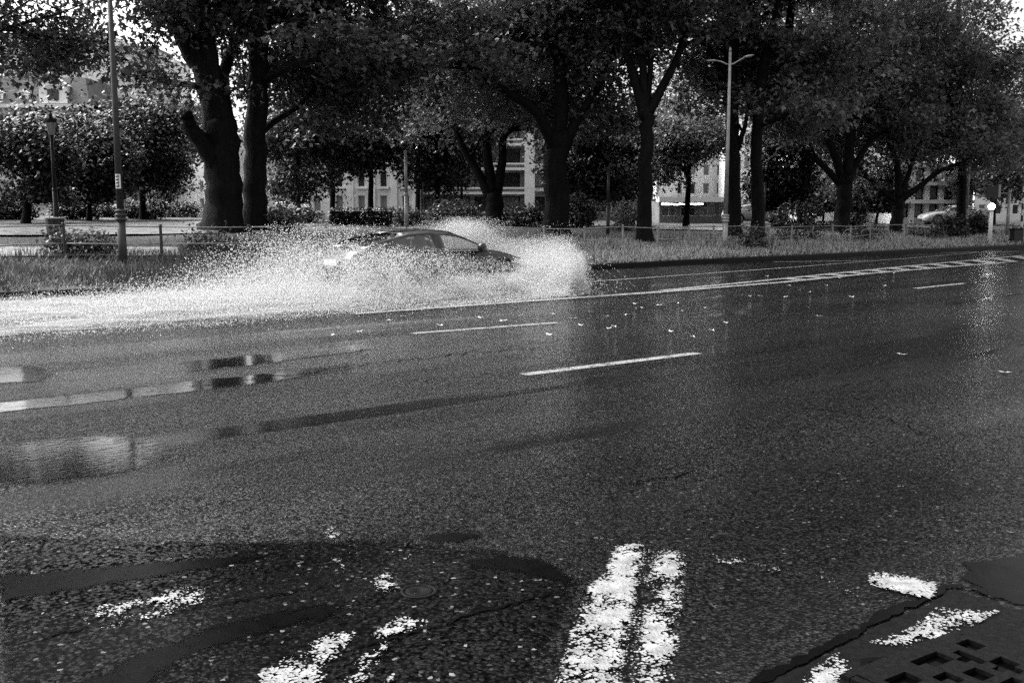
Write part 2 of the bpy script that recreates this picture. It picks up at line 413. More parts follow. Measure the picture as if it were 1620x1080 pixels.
# park ground
ter = MB(); uu = np.concatenate([np.arange(-150, -40, 10), np.arange(-40, 110, 1.5), np.arange(110, 330, 10)])
dd = np.concatenate([[.16, .4, .8], np.arange(1.3, 30, 1.2), np.arange(30, 100, 5), np.arange(100, 320, 25)])
for d in dd:
    for u in uu:
        x, y = xy(u, KERB_V+d); ter.v.append((x, y, terrain(x, y)))
nu = len(uu)
for i in range(len(dd)-1):
    for j in range(nu-1):
        a = i*nu+j; ter.f.append((a, a+1, a+nu+1, a+nu))
tag(ter.build('park_ground', MAT['lawn'], smooth=True), kind='structure')
def path_strip(name, far, near, nx=26, ny=5):
    mb = MB()
    for j in range(ny+1):
        for i in range(nx+1):
            t = i/nx
            fx = [np.interp(t, np.linspace(0, 1, len(far)), [q[k] for q in far]) for k in (0, 1)]
            nx_ = [np.interp(t, np.linspace(0, 1, len(near)), [q[k] for q in near]) for k in (0, 1)]
            s = j/ny; p = T(fx[0]*(1-s)+nx_[0]*s, fx[1]*(1-s)+nx_[1]*s)
            mb.v.append((p.x, p.y, terrain(p.x, p.y)+.05))
    for j in range(ny):
        for i in range(nx):
            a = j*(nx+1)+i; mb.f.append((a, a+nx+1, a+nx+2, a+1))
    return tag(mb.build(name, MAT['path'], smooth=True), kind='structure')
path_strip('path', [(-120, 394), (280, 394)], [(-120, 409), (285, 407)])
path_strip('path', [(-120, 365), (150, 355), (345, 351)], [(-120, 375), (150, 374), (345, 371)])
path_strip('path', [(1040, 359), (1150, 359)], [(1030, 364), (1145, 366)], 10, 3)
path_strip('path', [(830, 353), (985, 357)], [(800, 358), (985, 362)], 10, 3)
path_strip('path', [(1480, 363), (1660, 362)], [(1500, 369), (1660, 371)], 10, 3)

# ------------------------------------------------------------------ road markings, repairs, cracks, one painted reflection
def line(name, pts, w, mat, z=.012, name_kind=None):
    P = [G(*p, z) for p in pts]; mb = MB(); L = []; Rr = []
    for i, p in enumerate(P):
        t = (P[min(i+1, len(P)-1)]-P[max(0, i-1)]).normalized(); n = Vector((-t.y, t.x, 0))
        ww = w if not isinstance(w, (list, tuple)) else w[i]
        L.append(p+n*ww/2); Rr.append(p-n*ww/2)
    for i in range(len(P)-1): mb.poly([Rr[i], Rr[i+1], L[i+1], L[i]])
    return road_child(mb, name, MAT[mat])
line('lane_dash', [(828, 592), (1104, 558)], .15, 'paint')
line('lane_dash', [(651, 527), (880, 510)], .13, 'paint')
line('lane_dash', [(1448, 456), (1525, 448)], .13, 'paint')
line('lane_dash', [(-300, 633), (-90, 612)], .13, 'paint')
line('edge_line', [(600, 472), (908, 447), (1090, 434.5), (1260, 422), (1480, 405), (1560, 398)], .13, 'paint')
line('edge_line', [(1225, 414), (1300, 413.3), (1372, 412)], .22, 'paint')
line('edge_line', [(1487, 399.8), (1610, 397.8)], .25, 'paint')
line('median_line', [(560, 496), (820, 477), (1050, 461), (1240, 446), (1380, 432), (1500, 422), (1592, 415)], [.2, .24, .3, .24, .24, .24, .24], 'paint')
line('median_line', [(1050, 459), (1240, 440.5), (1440, 420.5), (1620, 404)], .22, 'paint', .013)
up = lambda x: np.interp(x, [1050, 1240, 1440, 1620, 1700], [459, 440.5, 420.5, 404, 396.5])
lo = lambda x: np.interp(x, [1050, 1240, 1380, 1500, 1592, 1700], [461, 446, 432, 422, 415, 407])
x = 1235.0
while x < 1610:
    w = 13
    mb = MB(); mb.poly([G(x, up(x), .0155), G(x+34, lo(x+34), .0155), G(x+34+w, lo(x+34+w), .0155), G(x+w, up(x+w), .0155)][::-1])
    road_child(mb, 'hatch_bar', MAT['paint']); x += 33
def sheet(name, pts, mat, z, jag=0.0, seed=1, feather=.03):
    rr = random.Random(seed); P = []
    for i in range(len(pts)):
        a, b = pts[i], pts[(i+1) % len(pts)]
        k = max(1, int(math.hypot(b[0]-a[0], b[1]-a[1])/14)) if jag else 1
        for j in range(k):
            t = j/k; P.append((a[0]*(1-t)+b[0]*t+rr.uniform(-jag, jag), a[1]*(1-t)+b[1]*t+rr.uniform(-jag, jag)*.5))
    pts3 = [G(px, py, z) for px, py in P]
    ar = sum(pts3[i].x*pts3[(i+1) % len(pts3)].y - pts3[(i+1) % len(pts3)].x*pts3[i].y for i in range(len(pts3)))
    if ar < 0: pts3.reverse()
    Q = np.array([(RINV @ p)[:2] for p in pts3])
    if mat == 'apron':
        bm = bmesh.new(); f = bm.faces.new([bm.verts.new((q[0], q[1], z)) for q in Q]); bmesh.ops.triangulate(bm, faces=[f])
        me = bpy.data.meshes.new(name); bm.to_mesh(me); bm.free(); me.materials.append(MAT[mat])
    else:                                                # a fine grid that knows how far it is from the outline
        lo_, hi_ = Q.min(0), Q.max(0); feather = min(feather, .3*math.sqrt(abs(ar)/2)); st = max(min((hi_-lo_).min()/16, feather/3), (hi_-lo_).max()/160)
        gx = np.arange(lo_[0]-st, hi_[0]+st, st); gy = np.arange(lo_[1]-st, hi_[1]+st, st); X, Y_ = np.meshgrid(gx, gy, indexing='ij')
        ins = np.zeros(X.shape, bool); dm = np.full(X.shape, 1e9)
        for k in range(len(Q)):
            a, b = Q[k], Q[(k+1) % len(Q)]; e = b-a; L2 = max(e@e, 1e-12)
            t = np.clip(((X-a[0])*e[0]+(Y_-a[1])*e[1])/L2, 0, 1); dm = np.minimum(dm, np.hypot(X-a[0]-t*e[0], Y_-a[1]-t*e[1]))
            if abs(e[1]) > 1e-12:
                c = ((a[1] > Y_) != (b[1] > Y_)) & (X < e[0]*(Y_-a[1])/e[1]+a[0]); ins ^= c
        ed = np.where(ins, np.clip(dm/feather, 0, 1), 0.0)
        nx_, ny_ = X.shape; idx = np.arange(nx_*ny_).reshape(nx_, ny_); any_ = (ed[:-1, :-1]+ed[1:, :-1]+ed[1:, 1:]+ed[:-1, 1:]) > 0
        fc = np.stack([idx[:-1, :-1][any_], idx[1:, :-1][any_], idx[1:, 1:][any_], idx[:-1, 1:][any_]], -1)
        used, inv = np.unique(fc, return_inverse=True); fc = inv.reshape(-1, 4)
        me = bpy.data.meshes.new(name); me.from_pydata([(x_, y_, z) for x_, y_ in zip(X.ravel()[used], Y_.ravel()[used])], [], fc.tolist()); me.update(); me.materials.append(MAT[mat])
        at_ = me.attributes.new('edge', 'FLOAT', 'POINT'); at_.data.foreach_set('value', ed.ravel()[used].astype(np.float32))
    o = bpy.data.objects.new(name, me); link(o, road_o)
    return o
sheet('bitumen_patch', [(-20, 905), (150, 893), (330, 876), (520, 866), (400, 893), (280, 912), (120, 938), (-20, 962)], 'tar', .004, 2, 2, .10)
sheet('bitumen_patch', [(60, 1100), (200, 1032), (330, 985), (450, 955), (556, 946), (575, 962), (520, 985), (400, 1010), (300, 1050), (230, 1100)], 'tar', .004, 2, 3, .10)
sheet('bitumen_patch', [(720, 884), (800, 872), (870, 880), (912, 905), (928, 935), (880, 925), (800, 908), (740, 905)], 'tar', .004, 2, 4, .10)
sheet('bitumen_patch', [(640, 850), (720, 836), (780, 842), (770, 855), (700, 862)], 'tar', .004, 2, 5, .10)
sheet('asphalt_patch', [(1512, 886), (1560, 884), (1585, 877), (1680, 876), (1680, 968), (1600, 955), (1560, 940), (1525, 918), (1508, 912), (1530, 903)], 'tar', .0045, 2, 6, .04)
sheet('asphalt_apron', [(1160, 1100), (1300, 1040), (1400, 985), (1470, 955), (1510, 930), (1600, 962), (1700, 970), (1700, 1100)], 'apron', .0042, 2, 7)
sheet('asphalt_patch', [(-20, 842), (180, 846), (330, 852), (620, 850), (800, 868), (930, 912), (905, 985), (860, 1040), (840, 1100), (-20, 1100)], 'oldpatch', .0025, 4, 8, .12)
for i, pts in enumerate([[(-40, 580), (75, 578), (95, 592), (60, 604), (-40, 610)], [(-40, 640), (150, 619), (300, 602), (430, 588), (560, 572), (560, 584), (420, 605), (300, 620), (150, 637), (-40, 656)],
        [(-60, 715), (60, 690), (190, 682), (300, 695), (290, 735), (180, 760), (60, 775), (-60, 775)], [(280, 572), (420, 559), (580, 543), (600, 551), (430, 574), (300, 588)]]):
    sheet('puddle', pts, 'puddle', .0062, 2, 50+i, [.12, .08, .3, .08][i])
def crack(pts, w, seed):
    rr = random.Random(seed); P = []
    for i in range(len(pts)-1):
        a, b = pts[i], pts[i+1]; k = max(2, int(math.hypot(b[0]-a[0], b[1]-a[1])/9))
        for j in range(k):
            t = j/k; P.append(G(a[0]*(1-t)+b[0]*t+rr.uniform(-3, 3), a[1]*(1-t)+b[1]*t+rr.uniform(-2.5, 2.5), .0085))
    mb = MB(); L = []; Q = []
    for i, p in enumerate(P):
        t = (P[min(i+1, len(P)-1)]-P[max(0, i-1)]).normalized(); n = Vector((-t.y, t.x, 0))
        q = w*rr.uniform(.25, 1)*min(1, (i+1)/4, (len(P)-i)/4)
        L.append(p+n*q/2); Q.append(p-n*q*.5)
    for i in range(len(P)-1): mb.poly([Q[i], Q[i+1], L[i+1], L[i]])
    return road_child(mb, 'crack', MAT['gap'])
crack([(1185, 1082), (1290, 1032), (1345, 1004), (1400, 968), (1465, 946), (1500, 925), (1540, 928), (1595, 950)], .075, 1)
crack([(1360, 1064), (1370, 1042), (1440, 1040)], .05, 21)
crack([(10, 1017), (180, 982), (330, 957), (480, 932), (560, 920)], .02, 2)
crack([(555, 1026), (650, 1000), (760, 965), (900, 930)], .022, 3)
crack([(420, 1040), (760, 1008), (830, 985)], .016, 4)
crack([(985, 764), (1060, 755), (1115, 742)], .022, 5)
crack([(300, 611), (460, 592), (620, 571), (760, 557), (890, 548)], .05, 6)
crack([(1240, 640), (1400, 660), (1520, 705)], .02, 8)
for i, (pts, mt, jg) in enumerate([
    ([(976, 862), (1018, 860), (1004, 925), (992, 1000), (972, 1090), (882, 1090), (912, 985), (936, 928), (960, 905)], 'painthalf_and_glint', 2),
    ([(1040, 866), (1086, 872), (1078, 930), (1070, 975), (1062, 1090), (992, 1090), (1012, 1000), (1026, 925)], 'paintworn', 2),
    ([(1019, 864), (1038, 866), (1025, 925), (1010, 1000), (990, 1090), (975, 1090), (994, 1000), (1006, 925)], 'paintgone', 1),
    ([(415, 1064), (470, 1030), (515, 1004), (557, 998), (540, 1022), (495, 1090), (420, 1090)], 'paintworn', 2),
    ([(586, 1006), (632, 973), (677, 981), (668, 992), (622, 1002), (600, 1009)], 'paintworn', 1),
    ([(572, 1040), (612, 1010), (600, 1036), (565, 1090), (545, 1090)], 'paintworn', 2),
    ([(590, 1092), (624, 1064), (614, 1092)], 'painthalf_and_glint', 1),
    ([(586, 936), (592, 905), (636, 905), (632, 930), (610, 942)], 'paintgone', 2),
    ([(130, 990), (138, 962), (260, 935), (346, 922), (348, 940), (210, 990)], 'paintgone', 2),
    ([(516, 838), (530, 827), (536, 845), (520, 853)], 'painthalf_and_glint', 1),  # pale blob painted in for a reflection on the wet road
    ([(523, 880), (538, 881), (552, 897), (540, 899)], 'paintworn', 1),
    ([(40, 905), (72, 900), (70, 912), (45, 912)], 'paintgone', 1),
    ([(1376, 909), (1402, 906), (1484, 921), (1472, 945), (1384, 926)], 'painthalf_and_glint', 1.5),
    ([(1484, 961), (1582, 966), (1530, 990), (1435, 1022), (1370, 1014), (1430, 1000)], 'paintworn', 2),
    ([(1266, 1090), (1280, 1065), (1325, 1030), (1346, 1052), (1318, 1090)], 'paintworn', 2),
    ([(1258, 894), (1320, 910), (1368, 944), (1360, 950), (1296, 918)], 'paintgone', 1),
    ([(1082, 862), (1180, 882), (1250, 900), (1240, 907), (1110, 882)], 'paintgone', 1)]):
    sheet('worn_paint_and_glint', pts, mt, .012, jg, 30+i, .05)
for o in [o for o in bpy.data.objects if o.name.startswith('worn_paint_and_glint')]:
    pass
# small cast iron valve cover
c = G(663, 936)
vc = empty('valve_cover', (c.x, c.y, 0), .3, 'small round cast iron valve cover set in the worn asphalt beside white paint', 'cover')
MB().lathe((0, 0, 0), [(.085, .0), (.084, .006), (.078, .008), (.066, .008), (.066, .004), (.0, .004)], 28).build('rim', MAT['iron'], vc, True)
MB().lathe((0, 0, 0), [(.062, .001), (.062, .0065), (.056, .008), (.02, .0075), (.018, .0055), (.0, .0055)], 28).build('lid', MAT['iron'], vc, True)
# gully grate near the camera
gp = G(1516, 1014); gl_ = G(1338, 1084); ge = (gl_-gp); ga = math.atan2(ge.y, ge.x)
gr = empty('drain_grate', (gp.x, gp.y, .006), ga, 'black cast iron drain grate with slots beside the cracked asphalt edge', 'drain')
GX, GY = .62, .48                                        # local x runs from the far corner to the left corner, y towards the camera
MB().box((GX/2, GY/2, -.001), (GX+.05, GY+.05, .004)).build('pit_shade', MAT['gap'], gr)  # thin near-black sheet; its colour stands in for shade below the slots
mb = MB(); NX, NY = 15, 12; cw, chh = GX/NX, GY/NY
holes = {(0,1),(0,2),(1,1),(1,2),(3,2),(3,3),(3,4),(4,3),(1,5),(2,5),(2,6),(2,7),(1,6),(3,6),(5,1),(6,1),(7,1),(8,1),(5,2),(6,2),(7,2),(5,5),(5,6),(6,5),(6,6),(8,4),(9,4),(8,5),(11,2),(12,2),(11,3),(12,3),(13,2),(13,3),(10,6),(11,6),(12,6),(0,8),(1,8),(0,9),(4,8),(5,8),(8,8),(9,8),(3,10),(4,10),(7,10),(8,10),(12,9),(13,9)}
for i in range(NX):
    for j in range(NY):
        if (i, j) in holes: continue
        mb.box((cw*(i+.5), chh*(j+.5), .012), (cw*1.001, chh*1.001, .018))
mb.build('plate', MAT['iron'], gr)
mb = MB()
for cx, cy, sx, sy in ((GX/2, -.022, GX+.08, .036), (GX/2, GY+.022, GX+.08, .036), (-.022, GY/2, .036, GY), (GX+.022, GY/2, .036, GY)): mb.box((cx, cy, .007), (sx, sy, .02))
mb.build('frame', MAT['iron'], gr)

# fallen leaves on the wet carriageway
lm = MB(); lm.v = [(0, 0, 0), (-.05, .045, .012), (-.02, .05, .004), (0, .1, .014), (.02, .05, .003), (.05, .045, .012), (0, .04, 0)]
lm.f = [(0, 6, 2, 1), (6, 3, 2), (6, 4, 3), (0, 5, 4, 6)]
leafme = lm.mesh('fallen_leaf', MAT['fallen'])
spots = [(1083, 492), (1112, 487), (957, 500), (920, 515), (1005, 481), (1188, 469), (1205, 468), (1130, 523), (1395, 452), (1540, 447), (1073, 480), (960, 520), (1310, 452), (1332, 440), (1252, 452), (1278, 462), (1262, 459), (1150, 511), (985, 498), (1020, 487), (936, 493), (1038, 483), (880, 497), (905, 503), (1005, 414), (1084, 417), (1590, 588), (700, 515), (760, 503), (610, 507), (565, 525), (520, 530), (820, 499), (790, 508), (640, 500), (1350, 470), (1410, 432), (1240, 470), (1430, 560), (1062, 525), (1100, 533), (870, 530), (975, 517), (1300, 500), (1215, 437), (1366, 404)]
for i, (px, py) in enumerate(spots):
    o = bpy.data.objects.new('fallen_leaf', leafme); p = G(px, py, .012); o.location = p
    o.rotation_euler = (0, 0, R.uniform(0, 6.28)); s = R.uniform(.8, 1.6); o.scale = (s, s, 1.6); link(o)
    tag(o, 'pale fallen leaf lying flat on the wet carriageway', 'leaf', 'leaves scattered over the wet road')

# ------------------------------------------------------------------ fence along the verge
fa = T(255, 405); FD = uv(fa.x, fa.y)[1]; 
def fence_v(u): return float(np.interp(u, [-20, 8, 26, 60, 90], [25.0, 24.9, 24.0, 23.6, 23.6]))
def fence_u(px):
    r = ray(px, 380); k = r[0]/r[1]; u = 10.0
    for _ in range(40):
        v = fence_v(u); u = (SU*v + k*CU*v)/(CU - k*SU)
    return u
fence = empty('rail_fence', (*xy(10, fence_v(10)), 0), 0, 'low grey metal rail fence running along the grass verge behind the kerb', 'fence')
bpy.context.view_layer.update(); finv = fence.matrix_world.inverted()
fpx = [-220, -60, 102, 255, 395, 515, 622, 712, 790, 861, 925, 985, 1040, 1090, 1130, 1177, 1217, 1252, 1285, 1316, 1345, 1376, 1404, 1430]
tops = []
for i, px in enumerate(fpx):
    u = fence_u(px); x, y = xy(u, fence_v(u)); z = terrain(x, y); h = .8 if px < 600 else .74
    lean = R.uniform(-.03, .03)
    mb = MB(); mb.tube([(x, y, z-.15), (x+lean*.5, y, z+h*.5), (x+lean, y, z+h)], .038 if px < 600 else .034, 8)
    mb.lathe((x+lean, y, z+h-.005), [(.044, 0), (.046, .012), (.03, .03), (0, .034)], 8)
    o = mb.build('post', MAT['pole'] if px < 450 else MAT['galv']); o.parent = fence; o.matrix_parent_inverse = finv
    tops.append((Vector((x+lean, y, z+h-.04)), Vector((x+lean*.5, y, z+h*.42))))
for i in range(len(tops)-1):
    a, b = tops[i][0], tops[i+1][0]; m = (a+b)/2 + Vector((0, 0, R.uniform(-.012, .012)))
    o = MB().tube([a, m, b], .016, 7).build('rail', MAT['galv'], None, True); o.parent = fence; o.matrix_parent_inverse = finv
    a, b = tops[i][1], tops[i+1][1]
    pts = [a, (a+b)/2+Vector((0, 0, R.uniform(-.03, .03))), b]
    if fpx[i] == 985: pts = [a, a*.75+b*.25+Vector((0, 0, .0)), a*.5+b*.5+Vector((0, -.06, -.2)), a*.35+b*.65+Vector((0, -.1, -.36))]
    if fpx[i] == 861: pts = [a+Vector((0, -.05, -.25)), (a+b)/2+Vector((0, -.03, -.1)), b]
    o = MB().tube(pts, .015, 7).build('rail', MAT['galv'], None, True); o.parent = fence; o.matrix_parent_inverse = finv

# ------------------------------------------------------------------ street lamps and posts
def street_lamp(px, Y, pytop, label, mat, sticker=False, arms=True):
    p = on_ground(px, Y); r = empty('street_lamp', p, 0, label, 'street lamp', 'street lamps along the verge'); H = at(px, pytop, Y).z - p.z
    MB().tube([(0, 0, -.3), (0, 0, 1.0)], [.1, .095], 14).build('base', mat, r, True)
    MB().lathe((0, 0, .98), [(.1, 0), (.135, .01), (.135, .05), (.11, .06), (.11, .1), (.135, .11), (.135, .15), (.11, .16), (.11, .2), (.13, .21), (.13, .24), (.088, .27)], 16).build('collar', mat, r, True)
    MB().tube([(0, 0, 1.2), (0, 0, H*.5), (0, 0, H-.02)], [.085, .068, .05], 12).build('pole', mat, r, True)
    MB().lathe((0, 0, H-.03), [(.05, 0), (.045, .1), (.03, .16), (0, .18)], 10).build('finial', mat, r, True)
    for s in (-1, 1):
        pts = [(0, 0, H-.45), (s*.12, -s*.03, H-.42), (s*.3, -s*.09, H-.32 if s > 0 else H-.32), (s*.5, -s*.15, H-.2 if s > 0 else H-.28)]
        arm = MB().tube(pts, [.035, .03, .026, .022], 8).build('arm', mat, r, True)
        q = Vector(pts[-1]); d = Vector((s*.9, -s*.27, .16 if s > 0 else .02)).normalized()
        MB().tube([q-d*.06, q+d*.06, q+d*.22, q+d*.3], [.026, .045, .04, .012], 8).build('lamp_head', mat, arm, True)
    if sticker:
        mb = MB()
        for k in range(7):
            a = -2.2+k*.2
            b = a+.2
            mb.poly([(.0925*math.cos(a), .0925*math.sin(a), 1.72), (.0925*math.cos(b), .0925*math.sin(b), 1.72), (.0915*math.cos(b), .0915*math.sin(b), 2.05), (.0915*math.cos(a), .0915*math.sin(a), 2.05)])
        st = mb.build('number_plate', MAT['white'], r)
        for k in range(4):
            MB().box((.0, -.0945, 1.77+k*.075), (.07, .004, .028)).box((.02, -.0946, 1.80+k*.075), (.02, .004, .02)).build('mark', MAT['black'], st)
    return r
street_lamp(191, 23.4, -70, 'tall dark grey street lamp with a white number plate beside the leftmost fence posts', MAT['pole'], True)
street_lamp(1148, 36.0, 82, 'pale grey double-armed street lamp standing before two straight plane trunks', MAT['galv'])
street_lamp(1529, 57.0, 198, 'far slender double-armed street lamp near the lit globe bollard', MAT['galv'])
def thin_post(px, Y, pytop, label, mat, lantern=False, r0=.06, name='metal_post', cat='post'):
    p = on_ground(px, Y); H = at(px, pytop, Y).z - p.z
    r = empty(name, p, 0, label, cat)
    MB().tube([(0, 0, -.2), (0, 0, H*.45)], [r0*1.15, r0*1.1], 10).build('lower_tube', mat, r, True)
    MB().tube([(0, 0, H*.45), (0, 0, H)], [r0*.9, r0*.75], 10).build('upper_tube', mat, r, True)
    MB().lathe((0, 0, H*.45-.02), [(r0*1.3, 0), (r0*1.35, .03), (r0, .08)], 10).build('joint_ring', mat, r, True)
    if lantern:
        MB().lathe((0, 0, H), [(.09, 0), (.16, .36), (.17, .38)], 6).build('lantern_glass', MAT['curtain'], r)
        MB().lathe((0, 0, H+.38), [(.2, 0), (.15, .1), (.05, .18), (.02, .28), (0, .3)], 8).build('lantern_cap', mat, r)
    else:
        MB().lathe((0, 0, H-.01), [(r0*.9, 0), (r0*.9, .04), (0, .08)], 10).build('cap', mat, r, True)
    return r
thin_post(643, 40, 240, 'slim pale steel post rising behind the splashing car', MAT['galv'], r0=.075)
thin_post(962, 42, 266, 'slim grey steel post before dark trunk and evergreen bush', MAT['pole'], r0=.07)
thin_post(1168, 48, 250, 'thin pale pole just right of double-armed lamp and trunk', MAT['galv'], r0=.06)
thin_post(1209, 46, 292, 'short dark slim pole beside a straight bare plane trunk', MAT['pole'], r0=.055)
thin_post(89, 31, 214, 'dark park lantern post rising behind the litter bin', MAT['darkpole'], True, .065, 'park_lantern', 'lantern')
# litter bin
p = on_ground(86, 30); bn = empty('litter_bin', p, .2, 'dark square litter bin with pale rim beside the park path', 'bin')
MB().lathe((0, 0, -.05), [(.2, 0), (.24, .1), (.27, .55)], 12).build('body', MAT['black'], bn)
MB().lathe((0, 0, .5), [(.275, 0), (.295, .01), (.295, .04), (.25, .05), (.24, .01)], 12).build('rim', MAT['galv'], bn)
MB().tube([(0, .3, -.05), (0, .3, .5)], .03, 8).build('stake', MAT['darkpole'], bn)

# ------------------------------------------------------------------ crossing furniture on the right
p = on_ground(1568, 45.5); b = empty('globe_bollard', p, 0, 'white bollard post topped by a brightly lit globe lamp', 'bollard')
ztop = at(1570, 333, 45.5).z - p.z
MB().tube([(0, 0, -.2), (0, 0, ztop*.5), (0, 0, ztop)], [.1, .095, .09], 14).build('post', MAT['white'], b, True)
MB().lathe((0, 0, ztop-.01), [(.1, 0), (.12, .02), (.12, .05), (.07, .07)], 14).build('collar', MAT['galv'], b, True)
MB().lathe((0, 0, ztop+.05), [(.05*math.sin(a)/math.sin(1.5708)*2.9 if False else .145*math.sin(a), .13-.145*math.cos(a)) for a in np.linspace(.35, 3.1, 10)], 16).build('globe', MAT['lamp'], b, True)
p = on_ground(1595, 52); tl = empty('traffic_light', p, 0, 'black traffic light box hung from a grey post beyond the globe bollard', 'traffic light')
Hp = at(1595, 303, 52).z-p.z
MB().tube([(0, 0, -.2), (0, 0, Hp)], [.085, .075], 10).build('post', MAT['galv'], tl, True)
MB().lathe((0, 0, Hp-.03), [(.1, 0), (.1, .06), (.05, .1)], 10).build('cap', MAT['galv'], tl)
xh = at(1569, 303, 52).x - p.x; zh = at(1569, 303, 52).z - p.z
MB().tube([(0, 0, Hp-.1), (xh+.3, 0, Hp-.08)], .025, 8).build('arm', MAT['galv'], tl)
MB().box((xh, 0, zh), (.56, .2, .6)).build('signal_box', MAT['black'], tl)
MB().box((xh+.36, -.02, zh+.03), (.12, .16, .66)).build('side_plate', MAT['galv'], tl)
MB().tube([(xh+.05, 0, zh-.3), (xh+.05, 0, zh-.5)], [.12, .1], 12).build('lens_hood', MAT['black'], tl)
p = on_ground(1607, 50); g2 = empty('round_bollard', p, 0, 'pale grey round bollard with a domed cap beside the dark bin', 'bollard')
MB().lathe((0, 0, -.1), [(.15, 0), (.14, .75), (.15, .77), (.15, .84), (.1, .92), (0, .95)], 14).build('body', MAT['galv'], g2, True)
MB().lathe((0, 0, .3), [(.147, 0), (.149, .01), (.149, .11), (.146, .12)], 14).build('white_band', MAT['white'], g2)
p = on_ground(1610, 47); g3 = empty('kerbside_bin', p, .1, 'black box bin standing on the verge beyond the globe bollard', 'bin')
MB().box((0, 0, .3), (.44, .4, .7)).build('body', MAT['black'], g3); MB().box((0, 0, .67), (.5, .46, .06)).build('lid', MAT['darkpole'], g3)
p = on_ground(1617, 54); g4 = empty('banded_post', p, 0, 'tall slim post with pale bands at the crossing', 'post')
H4 = at(1617, 300, 54).z-p.z
MB().tube([(0, 0, -.2), (0, 0, H4)], .06, 10).build('tube', MAT['pole'], g4, True)
for k in range(4): MB().lathe((0, 0, .5+k*.62), [(.066, 0), (.068, .01), (.068, .28), (.066, .29)], 10).build('band', MAT['white'], g4)
# hoop barriers on the lawn
for k, (xa, xb) in enumerate([(1337, 1362), (1364, 1408)]):
    Y = 43.5
    a, bb = on_ground(xa, Y), on_ground(xb, Y+.6); h = .52
    o = MB().tube([a-Vector((0, 0, .15)), a+Vector((0, 0, h-.1)), a+Vector((.06, 0, h-.02)), a+(bb-a)*.12+Vector((0, 0, h)), a+(bb-a)*.88+Vector((0, 0, h)), bb+Vector((-.06, 0, h-.02)), bb+Vector((0, 0, h-.1)), bb-Vector((0, 0, .15))], .026, 8).build('hoop_barrier', MAT['galv'], None, True)
    tag(o, ['short low tubular hoop barrier touching the broad forked trunk', 'longer low tubular hoop barrier between two forked plane trunks'][k], 'barrier', 'hoop barriers on the lawn')

# ------------------------------------------------------------------ vegetation
LEAF4 = np.array([(0, 0, 0), (-.5, .42, .06), (-.2, .5, 0), (0, 1, -.08), (.2, .5, 0), (.5, .42, .06)], dtype=np.float32)
TRI4 = np.array([(0, 2, 1), (0, 3, 2), (0, 4, 3), (0, 5, 4)], dtype=np.int32)
LEAF2 = np.array([(0, 0, 0), (-.42, .5, .05), (0, 1, -.05), (.42, .5, .05)], dtype=np.float32)
TRI2 = np.array([(0, 2, 1), (0, 3, 2)], dtype=np.int32)
def scatter_leaves(pos, size, rng, shape=LEAF4, tri=TRI4, tilt=.75):
    n = len(pos); az = rng.uniform(0, 2*np.pi, n); th = np.abs(rng.normal(0, tilt, n)); roll = rng.normal(0, .5, n)
    s = size*rng.uniform(.65, 1.25, n)
    ca, sa, ct, st, cr, sr = np.cos(az), np.sin(az), np.cos(th), np.sin(th), np.cos(roll), np.sin(roll)
    # local y axis points out and droops, x axis rolls
    yx, yy, yz = ct*ca, ct*sa, -st
    xx, xy_, xz = -sa*cr, ca*cr, sr
    zx, zy, zz = xy_*yz - xz*yy, xz*yx - xx*yz, xx*yy - xy_*yx
    L = shape[None]*s[:, None, None]
    V = np.stack([pos[:, 0, None] + L[..., 0]*xx[:, None] + L[..., 1]*yx[:, None] + L[..., 2]*zx[:, None],
                  pos[:, 1, None] + L[..., 0]*xy_[:, None] + L[..., 1]*yy[:, None] + L[..., 2]*zy[:, None],
                  pos[:, 2, None] + L[..., 0]*xz[:, None] + L[..., 1]*yz[:, None] + L[..., 2]*zz[:, None]], -1)
    k = len(shape)
    Tt = tri[None] + (np.arange(n)*k)[:, None, None]
    return V.reshape(-1, 3), Tt.reshape(-1, 3)
def curve(pts, n=8):
    pts = [Vector(p) for p in pts]; out = []
    m = len(pts)
    for i in range(m-1):
        p0, p1, p2, p3 = pts[max(i-1, 0)], pts[i], pts[i+1], pts[min(i+2, m-1)]
        for j in range(n):
            t = j/n
            out.append(.5*((2*p1)+(p2-p0)*t+(2*p0-5*p1+4*p2-p3)*t*t+(3*p1-p0-3*p2+p3)*t**3))
    out.append(pts[-1]); return out
